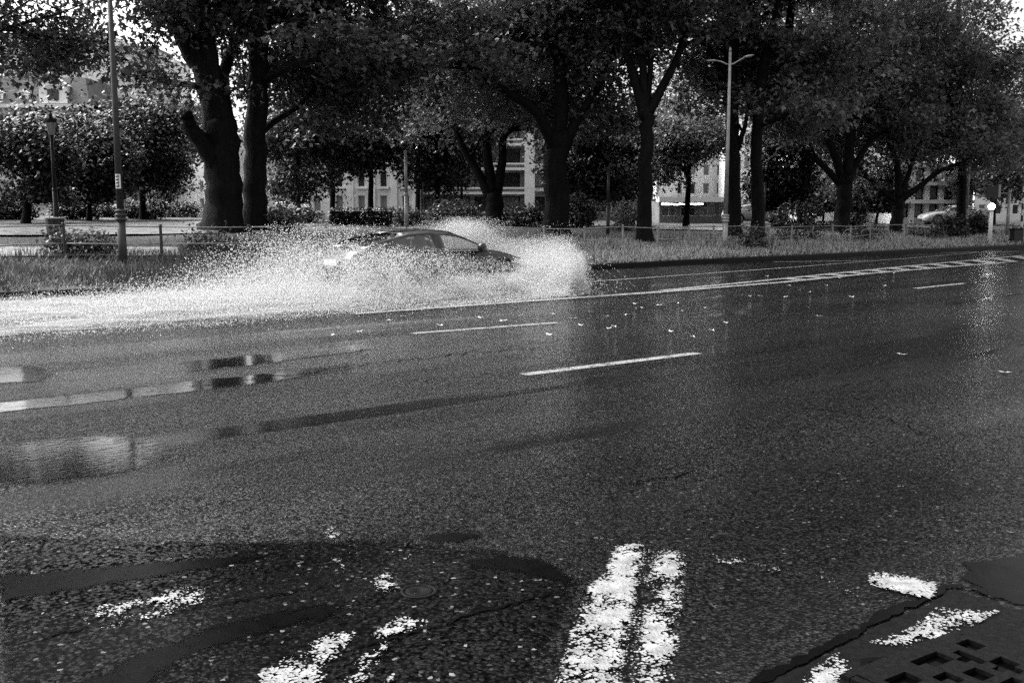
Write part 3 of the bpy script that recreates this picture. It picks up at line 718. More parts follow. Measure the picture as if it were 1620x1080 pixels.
def make_tree(label, limbs, crown, n_clusters, seed, leaf='leaf', lsize=.235, per=60, spread=(.4, .4, .24), name='plane_tree', group='plane trees in the park', shape=4, extra=None, cull=None, sub=(2, 3), tri_tilt=.75, tall=160):
    """limbs: list of (points, r0, r1); the first is the trunk. crown: list of (cx,cy,cz,rx,ry,rz)."""
    rr = random.Random(seed); rng = np.random.default_rng(seed); mb = MB(); cl = []
    base = Vector(limbs[0][0][0])
    for li, limb in enumerate(limbs):
        pts, r0, r1 = limb[:3]
        cp = curve(pts, 5); m = len(cp)
        rad = [r0+(r1-r0)*(i/(m-1))**.85 for i in range(m)]
        if li == 0:
            rad = [r*(1+.55*math.exp(-max(0, (p.z-base.z))/.35)) for r, p in zip(rad, cp)]
        cp = [p+Vector((rr.gauss(0, 1), rr.gauss(0, 1), 0))*min(r1*.12, .05)*(0 < i < m-1) for i, p in enumerate(cp)]
        mb.tube(cp, rad, 10 if r0 > .15 else 7)
        if len(limb) > 3: continue                             # a sawn-off stub bears no twigs
        if r1 > .3 or (li == 0 and len(limbs) > 1 and r1 > .14): continue
        for _ in range(sub[0] + len(cp)//6):                       # side branches
            i = rr.randrange(int(m*.45), m); s = cp[i]; d = (cp[min(i+1, m-1)]-cp[max(0, i-1)]).normalized()
            q = (d*.5+Vector((rr.uniform(-1, 1), rr.uniform(-1, 1), rr.uniform(-.25, .75)))).normalized()
            L = rr.uniform(1.6, 3.6); bp = [s]
            for k in range(4):
                q = (q+Vector((rr.uniform(-.3, .3), rr.uniform(-.3, .3), rr.uniform(-.18, .22)))).normalized(); bp.append(bp[-1]+q*L/4)
            ra = min(rad[i]*.55, .09); mb.tube(bp, [ra, ra*.75, ra*.55, ra*.35, .012], 6, False)
            for p_ in bp[2:]: cl.append(p_)
            for _k in range(sub[1]):
                s2 = bp[rr.randrange(1, 5)]; e = s2+Vector((rr.uniform(-1, 1), rr.uniform(-1, 1), rr.uniform(-.3, .5))).normalized()*rr.uniform(.8, 1.7)
                mb.tube([s2, (s2+e)/2+Vector((0, 0, .08)), e], [.028, .018, .008], 5, False); cl.append(e)
    C = [np.array([tuple(p) for p in cl])] if cl else []
    tot = sum(c[3]*c[4]*c[5] for c in crown)
    for c in crown:
        k = int(n_clusters*(c[3]*c[4]*c[5])/tot)
        q = rng.normal(size=(k*3, 3)); q /= np.linalg.norm(q, axis=1)[:, None]
        q *= (rng.uniform(.12, 1, (k*3, 1)))**(1/2.2)
        P = q*np.array(c[3:6])+np.array(c[:3])
        ph = rng.uniform(0, 6, 3)                               # clumps and gaps
        f = np.sin(P[:, 0]*1.5+ph[0])*np.sin(P[:, 1]*1.3+ph[1])+np.sin(P[:, 2]*1.9+ph[2])*.8+rng.normal(0, .5, len(P))
        P = P[np.argsort(-f)[:k]]; C.append(P)
    for c in extra or []:                                      # high crown, mostly above the picture
        q = rng.normal(size=(130, 3)); q /= np.linalg.norm(q, axis=1)[:, None]; q *= rng.uniform(.1, 1, (130, 1))**.4
        C.append(q*np.array(c[3:6])+np.array(c[:3])); mb.tube([Vector(limbs[-1][0][-1]), (Vector(limbs[-1][0][-1])+Vector(c[:3]))/2+Vector((0, 0, .8)), Vector(c[:3])], [.12, .09, .03], 7)
    if tall:
        top_ = max(c[2]+c[5] for c in crown); c = crown[0]; k = tall
        q = rng.normal(size=(k, 3)); q /= np.linalg.norm(q, axis=1)[:, None]; q *= rng.uniform(.1, 1, (k, 1))**.4
        C.append(q*np.array([5.2, 5.2, 6.0])+np.array([c[0], c[1], top_+3.5]))
        mb.tube([Vector((c[0], c[1], c[2]-1)), Vector((c[0]+.3, c[1], top_)), Vector((c[0], c[1]+.4, top_+6))], [.2, .14, .03], 7)
    C = np.concatenate(C)
    if cull is not None: C = C[[not cull(q) for q in C]]
    pos = np.repeat(C, per, 0)+rng.normal(size=(len(C)*per, 3))*np.array(spread)
    keep = pos[:, 2] > base.z+1.2
    pos = pos[keep]
    if cull is not None: pos = pos[[not cull(q) for q in pos]]
    V, Tt = scatter_leaves(pos, lsize, rng, LEAF4 if shape == 4 else LEAF2, TRI4 if shape == 4 else TRI2, tri_tilt)
    root = empty(name, base, 0, label, 'tree', group)
    b3 = np.array(tuple(base))
    mb.v = [tuple(Vector(v)-base) for v in mb.v]
    mb.build('trunk', MAT['bark'], root, True)
    o = bpy.data.objects.new('crown', tris_mesh('crown', V-b3, Tt, MAT[leaf])); link(o, root)
    return root
def L(Y, *pts):
    """limb points at distance Y: (px, py[, dY])"""
    return [at(q[0], q[1], Y+(q[2] if len(q) > 2 else 0)) for q in pts]
def base(px, Y, dz=-.25):
    return on_ground(px, Y, dz)
def EL(px, py, Y, rx, ry, rz):
    c = at(px, py, Y); return (c.x, c.y+2.2, c.z, rx, ry, rz)
# the big forked tree and its straight twin beside the fence
make_tree('massive leaning plane tree with a sawn-off stub limb beside a straight twin trunk',
    [([base(352, 34.5)]+L(34.5, (352, 320), (352, 250), (348, 195)), .66, .56),
     (L(34.5, (348, 275, 0), (326, 236, -.4), (303, 203, -.7), (292, 180, -.8)), .38, .22, 'bare'),
     (L(34.5, (345, 210), (330, 130), (300, 75), (262, 10), (235, -60)), .5, .22),
     (L(34.5, (352, 210), (335, 120), (322, 40), (315, -60)), .48, .2),
     (L(34.5, (362, 210, .3), (352, 130, .8), (372, 70, 1.2), (400, 20, 1.5)), .3, .1),
     (L(34.5, (340, 150), (300, 135, -1), (255, 128, -2), (225, 118, -3)), .14, .05)],
    [EL(420, -40, 36, 4.2, 4.5, 3.2), EL(330, -130, 35, 3.6, 4, 3.0), EL(310, 60, 34, 1.1, 1.4, 1.0)], 270, 101)
make_tree('straight tall plane tree standing shoulder to shoulder with the massive stubbed tree',
    [([base(404, 35.8)]+L(35.8, (403, 300), (405, 200), (410, 100), (415, 0), (418, -90)), .44, .3),
     (L(35.8, (412, 130), (460, 105, -1), (505, 88, -2), (545, 70, -2.5)), .2, .07),
     (L(35.8, (412, 60), (455, 20, 1), (500, -30, 2)), .22, .1),
     (L(35.8, (408, 215), (430, 195, 1), (470, 170, 2), (510, 130, 2)), .16, .06)],
    [EL(500, 20, 37, 4.2, 4.5, 3.6), EL(560, 110, 38, 3.4, 4, 2.4), EL(470, 150, 38, 2.4, 3, 1.7)], 390, 102)
make_tree('multi-stemmed plane tree spreading from a short trunk behind the car roof',
    [([base(785, 50)]+L(50, (783, 325), (778, 300)), .48, .42),
     (L(50, (775, 310), (755, 270), (735, 238), (715, 190)), .3, .12),
     (L(50, (780, 305), (772, 250), (768, 190), (765, 120)), .3, .12),
     (L(50, (786, 305), (795, 255), (798, 215), (830, 190), (850, 150)), .28, .1)],
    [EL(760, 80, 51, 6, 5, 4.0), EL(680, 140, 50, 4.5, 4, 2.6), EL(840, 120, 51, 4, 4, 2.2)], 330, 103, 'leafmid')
make_tree('thick plane tree whose long limb arches over towards the multi-stemmed tree',
    [([base(880, 40)]+L(40, (880, 310), (880, 260), (885, 215)), .53, .45),
     (L(40, (878, 240), (850, 180, -.5), (800, 145, -1), (760, 115, -1.5), (715, 95, -2)), .26, .09),
     (L(40, (882, 235), (888, 150), (880, 60), (870, -40)), .36, .16),
     (L(40, (890, 240), (915, 185), (950, 130), (975, 70)), .26, .1)],
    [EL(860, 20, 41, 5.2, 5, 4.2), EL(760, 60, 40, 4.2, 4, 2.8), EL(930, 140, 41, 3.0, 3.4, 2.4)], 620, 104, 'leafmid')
make_tree('slender plane tree splitting into a wide open fan of limbs',
    [([base(1020, 38)]+L(38, (1021, 300), (1022, 230), (1022, 170)), .29, .24),
     (L(38, (1020, 190), (1000, 110), (975, 60), (950, 10), (930, -50)), .2, .08),
     (L(38, (1022, 180), (1015, 90), (1003, 20), (1000, -50)), .18, .08),
     (L(38, (1022, 175), (1030, 90), (1025, 0)), .14, .06),
     (L(38, (1026, 180), (1052, 130), (1072, 90), (1090, 30), (1100, -40)), .2, .08)],
    [EL(980, -30, 39, 4.4, 4.5, 2.6), EL(1090, -70, 39, 3.6, 4, 2.4), EL(930, 60, 40, 2.4, 3, 1.7)], 185, 105)
make_tree('straight plane trunk standing directly behind the pale double-armed lamp',
    [([base(1160, 42)]+L(42, (1160, 290), (1158, 200), (1156, 100), (1158, 0), (1160, -80)), .33, .22),
     (L(42, (1158, 130), (1130, 90), (1105, 60), (1080, 45), (1060, 20)), .15, .06),
     (L(42, (1157, 90), (1180, 50), (1215, 20), (1250, -10)), .16, .07),
     (L(42, (1165, 240), (1178, 200), (1185, 160)), .14, .06)],
    [EL(1160, 0, 43, 4.6, 4.5, 3.0), EL(1200, 120, 44, 3.0, 3.4, 2.4), EL(1120, 140, 45, 1.8, 2.5, 1.3)], 280, 106, 'leafmid')
make_tree('bare straight plane trunk beside the short dark slim pole',
    [([base(1200, 41.5)]+L(41.5, (1198, 300), (1197, 220), (1205, 130), (1218, 60), (1235, 0), (1250, -70)), .27, .16),
     (L(41.5, (1198, 200), (1240, 185, -.5), (1280, 172, -1)), .13, .05),
     (L(41.5, (1215, 75), (1190, 20, 1), (1180, -40, 2)), .14, .06)],
    [EL(1270, 20, 42, 4.4, 4.5, 3.4), EL(1270, 130, 43, 2.9, 3.4, 2.2)], 350, 107, 'leafmid')
make_tree('broad forked plane tree with low limbs next to the short hoop barrier',
    [([base(1330, 49.5)]+L(49.5, (1333, 330), (1336, 300), (1338, 278)), .39, .36),
     (L(49.5, (1332, 295), (1305, 265), (1280, 245), (1262, 228)), .2, .07),
     (L(49.5, (1334, 285), (1318, 240), (1300, 200), (1285, 150)), .24, .09),
     (L(49.5, (1340, 280), (1345, 220), (1355, 160), (1360, 80)), .3, .12),
     (L(49.5, (1343, 280), (1362, 245), (1385, 215), (1425, 205)), .2, .07)],
    [EL(1340, 60, 50, 5.8, 5, 4.6), EL(1290, 150, 50, 3.4, 3.6, 2.0), EL(1400, 130, 50, 3.6, 3.6, 2.4), EL(1420, 30, 50, 4, 4, 3)], 450, 108, 'leafmid')
make_tree('low branching plane tree with wide horizontal limbs beside the longer hoop barrier',
    [([base(1419, 52)]+L(52, (1420, 335), (1421, 310)), .31, .28),
     (L(52, (1418, 318), (1390, 298), (1368, 275), (1350, 250)), .2, .07),
     (L(52, (1421, 314), (1420, 270), (1412, 240), (1405, 190)), .22, .09),
     (L(52, (1424, 316), (1455, 295), (1485, 272), (1522, 256)), .2, .07),
     (L(52, (1422, 312), (1436, 280), (1446, 250), (1470, 200)), .16, .06)],
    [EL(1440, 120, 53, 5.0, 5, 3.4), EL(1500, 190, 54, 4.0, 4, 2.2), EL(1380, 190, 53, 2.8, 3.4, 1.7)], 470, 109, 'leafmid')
make_tree('slim dark trunk standing just left of the far double-armed lamp',
    [([base(1521, 56)]+L(56, (1522, 300), (1523, 240), (1520, 160), (1515, 60)), .27, .14),
     (L(56, (1522, 250), (1545, 220), (1575, 190)), .12, .05), (L(56, (1521, 200), (1500, 150), (1485, 100)), .13, .05)],
    [EL(1530, 110, 57, 5.2, 5, 4.2), EL(1590, 200, 58, 3.4, 4, 2.6)], 420, 110, 'leafmid')
make_tree('dark overhanging plane tree whose sprays hang before the old mansard house',
    [([base(-190, 29)]+L(29, (-185, 300), (-175, 200), (-160, 120)), .55, .4),
     (L(29, (-165, 150), (-110, 80), (-50, 50), (10, 45), (60, 60)), .2, .06),
     (L(29, (-160, 130), (-150, 20), (-130, -90)), .3, .12)],
    [EL(-60, 20, 28.5, 2.5, 2.6, 1.7), EL(40, 50, 28.5, 1.2, 1.4, .7), EL(-170, -20, 29, 3.2, 3, 2.6)], 210, 111, lsize=.2, tall=0, extra=[EL(100, -430, 31, 6.5, 5, 3.0), EL(-200, -300, 29, 5, 5, 3.5)])
# trees and shrubs deeper in the park
def back_tree(px, Y, pyt, pyb, wpx, label, leaf='leaf', seed=0, dens=1.0, trunk=.2, ls=.3, n=None, name='park_tree', shift=0):
    b = base(px, Y); top = at(px, pyt, Y).z; bot = at(px, pyb, Y).z; rx = wpx/2*Y/1588; cz = (top+bot)/2; rz = (top-bot)/2
    cxp = px+shift
    lim = [([b]+[Vector((b.x+.1, b.y, b.z+(cz-b.z)*t)) for t in (.4, .8)]+[at(cxp, (pyt+pyb)/2, Y)], trunk, trunk*.5)]
    rr = random.Random(seed)
    for k in range(4):
        a = rr.uniform(0, 6.28); s = Vector((b.x, b.y, bot*.6+cz*.4)); c_ = at(cxp, (pyt+pyb)/2, Y)
        lim.append(([s, (s+c_)/2+Vector((math.cos(a)*rx*.3, math.sin(a)*rx*.3, 0)), c_+Vector((math.cos(a)*rx*.7, math.sin(a)*rx*.7, rz*.4))], trunk*.4, .03))
    c0 = at(cxp, (pyt+pyb)/2, Y)
    return make_tree(label, lim, [(c0.x, c0.y, cz, rx, rx, rz), (c0.x+rx*.3, c0.y, cz+rz*.3, rx*.6, rx*.6, rz*.6)], n or int(150*dens*(1.25 if Y < 70 else 1)), 200+seed, leaf, ls*(.72 if Y < 70 else .85), 64, (.42, .42, .3), name, 'trees deeper in the park', 2, sub=(1, 1), tall=0)
back_tree(225, 58, 155, 325, 135, 'dark round tree behind the tall dark street lamp', 'leafdark', 1, 1.3)
back_tree(40, 44, 195, 345, 170, 'dark low-crowned tree behind the litter bin and lantern post', 'leafdark', 2, 1.3, ls=.25)
back_tree(140, 52, 190, 330, 110, 'bushy tree between lantern post and tall dark lamp', 'leafdark', 3, 1.0, .14)
back_tree(268, 80, 120, 325, 110, 'pale feathery tree beside the massive stubbed plane', 'leafpale', 4, 1.0)
back_tree(-90, 50, 150, 340, 180, 'dense dark tree left of the mansard house front', 'leafdark', 5, 1.0)
back_tree(470, 60, 130, 318, 150, 'thin-trunked tree just right of the straight twin trunk', 'leaf', 6, 1.2)
back_tree(525, 66, 110, 312, 170, 'dark trunked tree beside the pale rusticated house', 'leafdark', 7, 1.3)
back_tree(585, 62, 120, 300, 150, 'leafy tree above the clipped hedge', 'leafdark', 8, 1.2)
back_tree(690, 60, 120, 310, 140, 'dark evergreen between the pale post and the multi-stemmed plane', 'leafdark', 9, 1.5)
back_tree(660, 72, 60, 250, 220, 'tall tree filling the gap beyond the pale post', 'leaf', 10, 1.1)
back_tree(930, 58, 190, 340, 130, 'evergreen shrub tree behind the slim grey post', 'leafdark', 11, 1.2)
back_tree(985, 62, 160, 335, 110, 'dark trunked tree between slim grey post and slender plane', 'leafdark', 12, 1.1)
back_tree(1085, 60, 165, 296, 150, 'pale leafed tree spreading above the shop canopy', 'leafpale', 13, 1.5, ls=.26)
back_tree(1060, 80, 90, 270, 160, 'tall pale tree beyond the slender fanned plane', 'leafpale', 14, .4)
back_tree(1240, 58, 195, 345, 110, 'dark bushy tree right of the short dark pole', 'leafdark', 15, 1.3)
back_tree(1265, 75, 60, 250, 180, 'tall tree rising behind the broad forked plane', 'leaf', 16, .8)
back_tree(1385, 62, 270, 352, 70, 'small dark tree between the two forked planes', 'leafdark', 17, .5, .1)
back_tree(1300, 64, 300, 352, 60, 'low shrub tree before the balconied block', 'leaf', 18, .35, .08)
back_tree(1570, 72, 130, 330, 190, 'grey leafed tree behind the traffic light', 'leafpale', 19, 1.5)
back_tree(1650, 66, 60, 340, 200, 'tall tree beyond the banded crossing post', 'leaf', 20, 1.8)
back_tree(1480, 85, 40, 250, 220, 'tall far tree above the curtained flats', 'leaf', 21, .8)
back_tree(760, 95, 30, 225, 300, 'far broad tree over the balconied apartments', 'leaf', 22, .8)
back_tree(1720, 75, 100, 345, 220, 'dense far tree right of the crossing', 'leafdark', 23, 1.2)
back_tree(560, 90, 20, 230, 260, 'far broad tree over the rusticated house', 'leaf', 24, .9)
back_tree(728, 66, 170, 285, 100, 'small leafy tree before the left bays of the balconied apartments', 'leaf', 25, .8, .12)

def shrub(px, Y, wpx, hpx, label, leaf, seed, n=40, ls=.16):
    b = base(px, Y, -.05); rng = np.random.default_rng(seed+500); rx = wpx/2*Y/1588; rz = hpx/2*Y/1588
    q = rng.normal(size=(n, 3)); q /= np.linalg.norm(q, axis=1)[:, None]; q *= rng.uniform(.3, 1, (n, 1))**.5
    C = q*np.array([rx, rx*.7, rz]) + np.array([0, 0, rz+.05])
    pos = np.repeat(C, 30, 0)+rng.normal(size=(n*30, 3))*.16; pos = pos[pos[:, 2] > .02]
    V, Tt = scatter_leaves(pos, ls, rng, LEAF2, TRI2)
    r = empty('shrub', b, 0, label, 'shrub', 'shrubs in the park')
    o = bpy.data.objects.new('foliage', tris_mesh('foliage', V, Tt, MAT[leaf])); link(o, r)
    mb = MB(); rr = random.Random(seed)
    for k in range(6): mb.tube([(0, 0, -.05), (rr.uniform(-.4, .4)*rx, rr.uniform(-.3, .3)*rx, rz*.8), (rr.uniform(-.8, .8)*rx, rr.uniform(-.5, .5)*rx, rz*1.6)], [.03, .02, .008], 5)
    mb.build('stems', MAT['bark'], r); return r
for i, (px, Y, w, h, lab, lf, n, ls) in enumerate([
    (720, 47, 90, 42, 'rounded shrub behind the car roof and fence', 'leaf', 60, .16),
    (830, 52, 75, 38, 'loose shrub between multi-stemmed plane and arching plane', 'leaf', 50, .16),
    (915, 50, 70, 60, 'dark glossy shrub beside the arching plane trunk', 'leafdark', 60, .16),
    (990, 46, 40, 46, 'pale spiky shrub left of the slender fanned trunk', 'leafpale', 40, .14),
    (1260, 55, 80, 42, 'leafy shrub row end beside the dark bushy tree', 'leaf', 60, .16),
    (1350, 56, 40, 44, 'shrub tucked against the broad forked plane', 'leaf', 40, .16),
    (1545, 50, 40, 40, 'dark shrub between far lamp and globe bollard', 'leafdark', 50, .15),
    (1505, 48, 50, 36, 'dark weedy shrub in front of the slim dark trunk', 'leafdark', 46, .15),
    (460, 55, 110, 24, 'low dark ground shrub behind the straight twin trunk', 'leafdark', 60, .16),
    (640, 48, 60, 26, 'low shrub at the foot of the pale steel post', 'leaf', 40, .15),
    (15, 50, 90, 30, 'dark shrub mass below the low-crowned tree by the litter bin', 'leafdark', 80, .17),
    (118, 54, 80, 34, 'dark shrub mass between lantern post and tall dark lamp', 'leafdark', 80, .17),
    (168, 66, 60, 26, 'low dark shrub hiding the wheels of the silver car', 'leafdark', 50, .18),
    (228, 60, 80, 30, 'dark shrub mass at the foot of the round tree', 'leafdark', 80, .17),
    (285, 72, 70, 26, 'low dark shrub beside the slim white house', 'leafdark', 60, .18),
    (440, 36, 60, 28, 'weedy shrub at the foot of the straight twin trunk', 'leaf', 40, .13)]):
    shrub(px, Y, w, h, lab, lf, i, n, ls)
# clipped hedge behind the car
def hedge(pxa, pxb, Y, pyt, label, seed):
    a, b = base(pxa, Y, 0), base(pxb, Y, 0); H = at(pxa, pyt, Y).z-a.z; W = b.x-a.x; rng = np.random.default_rng(seed)
    n = int(W*H*420); face = rng.uniform(size=n)
    pos = np.stack([rng.uniform(0, W, n), np.where(face < .6, rng.normal(0, .05, n), rng.uniform(0, 1, n)), np.where(face < .6, rng.uniform(0, H, n), H+rng.normal(0, .04, n))], -1)
    V, Tt = scatter_leaves(pos, .1, rng, LEAF2, TRI2)
    r = empty('hedge', a, 0, label, 'hedge')
    o = bpy.data.objects.new('foliage', tris_mesh('foliage', V, Tt, MAT['leafdark'])); link(o, r)
    MB().box((W/2, .5, H/2-.06), (W-.1, .84, H-.12)).build('inner_twigs', MAT['bark'], r)
hedge(520, 618, 46, 330, 'flat-topped clipped hedge behind the rear of the car', 3)
hedge(1225, 1335, 58, 352, 'low clipped hedge before the balconied block', 4)

# verge grass and weeds
def grass_blades():
    N = 120000; u = NR.uniform(-6, 75, N)*1.0; d = np.abs(NR.normal(0, 1, N))*2.6+.18; ok = d < 7.5; u, d = u[ok], d[ok]
    x = CU*u-SU*(KERB_V+d); y = SU*u+CU*(KERB_V+d)
    okk = (y > 10) & (np.abs(x/y) < .56); x, y, u, d = x[okk], y[okk], u[okk], d[okk]
    z = np.array([terrain(a, b) for a, b in zip(x, y)])
    clump = .5+.5*np.sin(x*1.1+2*np.sin(y*.7))*np.sin(y*1.3+1.5*np.sin(x*.6))
    n = len(x); h = NR.uniform(.06, .26, n)*(.25+clump*1.2); w = NR.uniform(.010, .02, n)*(y/26); a = NR.uniform(0, 6.28, n); ln = NR.uniform(.05, .22, n)
    dx, dy = np.cos(a), np.sin(a); b = a+1.57+NR.normal(0, .5, n)
    V = np.stack([np.stack([x-dx*w, y-dy*w, z-.02], -1), np.stack([x+dx*w, y+dy*w, z-.02], -1), np.stack([x+np.cos(b)*ln, y+np.sin(b)*ln, z+h], -1)], 1).reshape(-1, 3)
    Tt = np.arange(n*3).reshape(-1, 3)
    st = np.array(NR.uniform(size=n)) < np.clip((u-12)/12, .02, .75)
    for m_, name, lab in ((~st, 'verge_grass', 'ragged wet grass growing along the verge'), (st, 'dry_grass', 'pale dry grass stalks along the verge behind the kerb')):
        tt = Tt[m_]; vv = V.reshape(-1, 3, 3)[m_].reshape(-1, 3)
        o = bpy.data.objects.new(name, tris_mesh(name, vv, np.arange(len(vv)).reshape(-1, 3), MAT['grass' if name == 'verge_grass' else 'straw'])); link(o)
        tag(o, lab, 'grass', kind='stuff')
grass_blades()
wl_ = ['leafy weed clump around the fence post nearest the tall dark lamp', 'leafy weed clump at a fence post right of the tall dark lamp', 'weed clump under the rail below the massive stubbed plane', 'broad weed clump beside the pale double-armed lamp foot', 'tall weed clump between pale lamp and broad forked plane', 'weed clump under the fence before the low branching plane', 'weed clump on the verge before the far slender lamp']
for i, (px, Y, w, h) in enumerate([(105, 24.2, 60, 34), (150, 24.6, 50, 26), (330, 27, 110, 30), (1190, 36.3, 70, 34), (1270, 41, 70, 30), (1370, 44, 60, 26), (1470, 47, 70, 26)]):
    r = shrub(px, Y, w, h, wl_[i], 'leaf', 60+i, 30, .1); r.name = 'weed_clump'; r['category'] = 'weed'; r['group'] = 'weeds along the fence'

# ------------------------------------------------------------------ buildings behind the park
def wall_holes(mb, x0, x1, z0, z1, y, holes, depth=.22):
    xs = sorted({x0, x1, *[h[0] for h in holes], *[h[1] for h in holes]}); zs = sorted({z0, z1, *[h[2] for h in holes], *[h[3] for h in holes]})
    for i in range(len(xs)-1):
        for j in range(len(zs)-1):
            cx, cz = (xs[i]+xs[i+1])/2, (zs[j]+zs[j+1])/2
            if any(h[0] < cx < h[1] and h[2] < cz < h[3] for h in holes): continue
            mb.poly([(xs[i], y, zs[j]), (xs[i+1], y, zs[j]), (xs[i+1], y, zs[j+1]), (xs[i], y, zs[j+1])])
    for a, b, c, d in holes:
        mb.poly([(a, y, c), (b, y, c), (b, y+depth, c), (a, y+depth, c)]); mb.poly([(a, y, d), (a, y+depth, d), (b, y+depth, d), (b, y, d)])
        mb.poly([(a, y, c), (a, y+depth, c), (a, y+depth, d), (a, y, d)]); mb.poly([(b, y, c), (b, y, d), (b, y+depth, d), (b, y+depth, c)])
def building(label, name, pxa, pxb, Y, py_eave, floors, bays, mat, win=(.42, .62), pane='glasspane', depth=9.0, rz=0.0, roof=None, bands=None, frame='white', mull=True, first=None, ledge=None):
    b0 = on_ground(pxa, Y); b1 = on_ground(pxb, Y); W = b1.x-b0.x; z0 = -.6; H = at(pxa, py_eave, Y).z-b0.z
    r = empty(name, (b0.x, Y, b0.z), rz, label, 'building')
    fh = (H-.3)/floors; holes = []
    for f in range(floors):
        for k in range(bays):
            cx = W*(k+.5)/bays; ww = W/bays*win[0]; hh = fh*win[1]; zc = .3+fh*(f+.5)
            holes.append((cx-ww/2, cx+ww/2, zc-hh/2, zc+hh/2))
    mb = MB(); wall_holes(mb, 0, W, z0, H, 0, holes)
    mb.poly([(W, 0, z0), (W, depth, z0), (W, depth, H), (W, 0, H)]); mb.poly([(0, 0, z0), (0, 0, H), (0, depth, H), (0, depth, z0)])
    mb.poly([(0, depth, z0), (0, depth, H), (W, depth, H), (W, depth, z0)]); mb.poly([(0, 0, H), (W, 0, H), (W, depth, H), (0, depth, H)])
    mb.build('wall', MAT[mat], r)
    rr = random.Random(int(pxa)+7)
    for a, b, c, d in holes:
        fr = MB(); t = min(.07, (b-a)*.12)
        for q in (((a+b)/2, .17, c+t/2, b-a, t), ((a+b)/2, .17, d-t/2, b-a, t)): fr.box((q[0], q[1], q[2]), (q[3]-.004, .08, q[4]))
        for xx in (a+t/2, b-t/2): fr.box((xx, .17, (c+d)/2), (t, .076, d-c-2*t))
        if mull and b-a > .7: fr.box(((a+b)/2, .17, (c+d)/2), (t*.8, .07, d-c-2*t)); fr.box(((a+b)/2, .168, c+(d-c)*.68), (b-a-2*t, .066, t*.7))
        w_ = fr.build('window', MAT[frame], r)
        pm = pane if rr.random() < .6 else ('curtain' if pane == 'glasspane' else 'glasspane')
        MB().poly([(a, .2, c), (b, .2, c), (b, .2, d), (a, .2, d)]).build('pane', MAT[pm], w_)
        if ledge: MB().box(((a+b)/2, -.08, c-.08), (b-a+.25, .3, .12)).build('sill', MAT[ledge], w_)
    if bands:
        for z in bands[0]: MB().box((W/2, -bands[2]/2+.004, z*H), (W+.3, bands[2], bands[1])).build('balcony_slab', MAT['whitewall'], r)
    return r, W, H
# old mansard house on the left
r, W, H = building('old pale stone house with slate mansard roof and white dormers', 'mansard_house', -120, 150, 84, 171, 3, 5, 'stone', (.4, .66), ledge='whitewall')
MB().box((W/2, -.25, H+.12), (W+.6, .9, .28)).build('cornice', MAT['whitewall'], r)
mb = MB()
for k in range(30): mb.box((W*(k+.5)/30, -.2, H-.13), (.12, .5, .2))
mb.build('cornice_brackets', MAT['whitewall'], r)
for k in range(6): MB().box((W*k/5*(1-.03)+W*.015, -.07, H/2), (.45, .16, H-.1)).build('pilaster', MAT['whitewall'], r)
mb = MB(); zr = H+.27; hr = 2.3
mb.v = [(-.1, -.1, zr), (W+.1, -.1, zr), (W+.1, 9, zr), (-.1, 9, zr), (.6, 1.0, zr+hr), (W-.6, 1.0, zr+hr), (W-.6, 8, zr+hr), (.6, 8, zr+hr)]
mb.f = [(0, 1, 5, 4), (1, 2, 6, 5), (2, 3, 7, 6), (3, 0, 4, 7), (4, 5, 6, 7)]
rf = mb.build('mansard_roof', MAT['slate'], r)
def dormer(xc, w, h, big=False):
    y0 = -.05 if big else .12; d_ = MB().box((xc, y0+.7, zr+h/2), (w, 1.4, h)).poly([(xc-w/2-.15, y0-.1, zr+h), (xc+w/2+.15, y0-.1, zr+h), (xc, y0-.1, zr+h+w*.38)]).poly([(xc-w/2-.15, y0-.1, zr+h), (xc, y0-.1, zr+h+w*.38), (xc, y0+1.5, zr+h+w*.38), (xc-w/2-.15, y0+1.5, zr+h)]).poly([(xc+w/2+.15, y0-.1, zr+h), (xc+w/2+.15, y0+1.5, zr+h), (xc, y0+1.5, zr+h+w*.38), (xc, y0-.1, zr+h+w*.38)]).build('dormer', MAT['whitewall'], r)
    MB().box((xc, y0-.02, zr+h*.52), (w*.4, .06, h*.62)).build('dormer_window', MAT['glasspane'], d_)
Wp = lambda px: (at(px, 200, 84).x-at(-120, 200, 84).x)
dormer(Wp(50), .75, .95); dormer(Wp(98), 2.3, 1.5, True); dormer(Wp(10), .75, .95); dormer(Wp(-50), .75, .95)
# high party wall behind, with a grey slate roof in front of it
r, W, H = building('high plain pale party wall rising behind the mansard house', 'party_wall_block', 20, 182, 97, 52, 1, 2, 'stone2', (.12, .05), frame='stone2', mull=False)
for px in (92, 114):
    xk = at(px, 130, 96.9).x-at(20, 130, 97).x; zk = at(px, 122, 97).z-terrain(at(20, 130, 97).x, 97)
    MB().box((xk, -.05, zk), (.75, .12, .28)).build('skylight', MAT['whitewall'], r)
r2 = empty('slate_roofed_annexe', on_ground(118, 90), 0, 'grey slate roofed annexe with a dark square chimney before the party wall', 'building')
za = at(118, 172, 90).z-r2.location.z; zb = at(118, 131, 90).z-r2.location.z; Wd = at(176, 150, 90).x-r2.location.x
mb = MB(); mb.v = [(0, -1, za), (Wd, -1, za), (Wd, 3, zb), (0, 3, zb), (0, -1, -.5), (Wd, -1, -.5), (Wd, 6, -.5), (0, 6, -.5), (0, 6, za), (Wd, 6, za)]
MB().poly([mb.v[0], mb.v[1], mb.v[2], mb.v[3]]).poly([mb.v[3], mb.v[2], mb.v[9], mb.v[8]]).build('roof', MAT['slate2'], r2)
MB().poly([mb.v[4], mb.v[5], mb.v[1], mb.v[0]]).poly([mb.v[5], mb.v[6], mb.v[9], mb.v[2], mb.v[1]]).poly([mb.v[7], mb.v[4], mb.v[0], mb.v[3], mb.v[8]]).build('wall', MAT['stone'], r2)
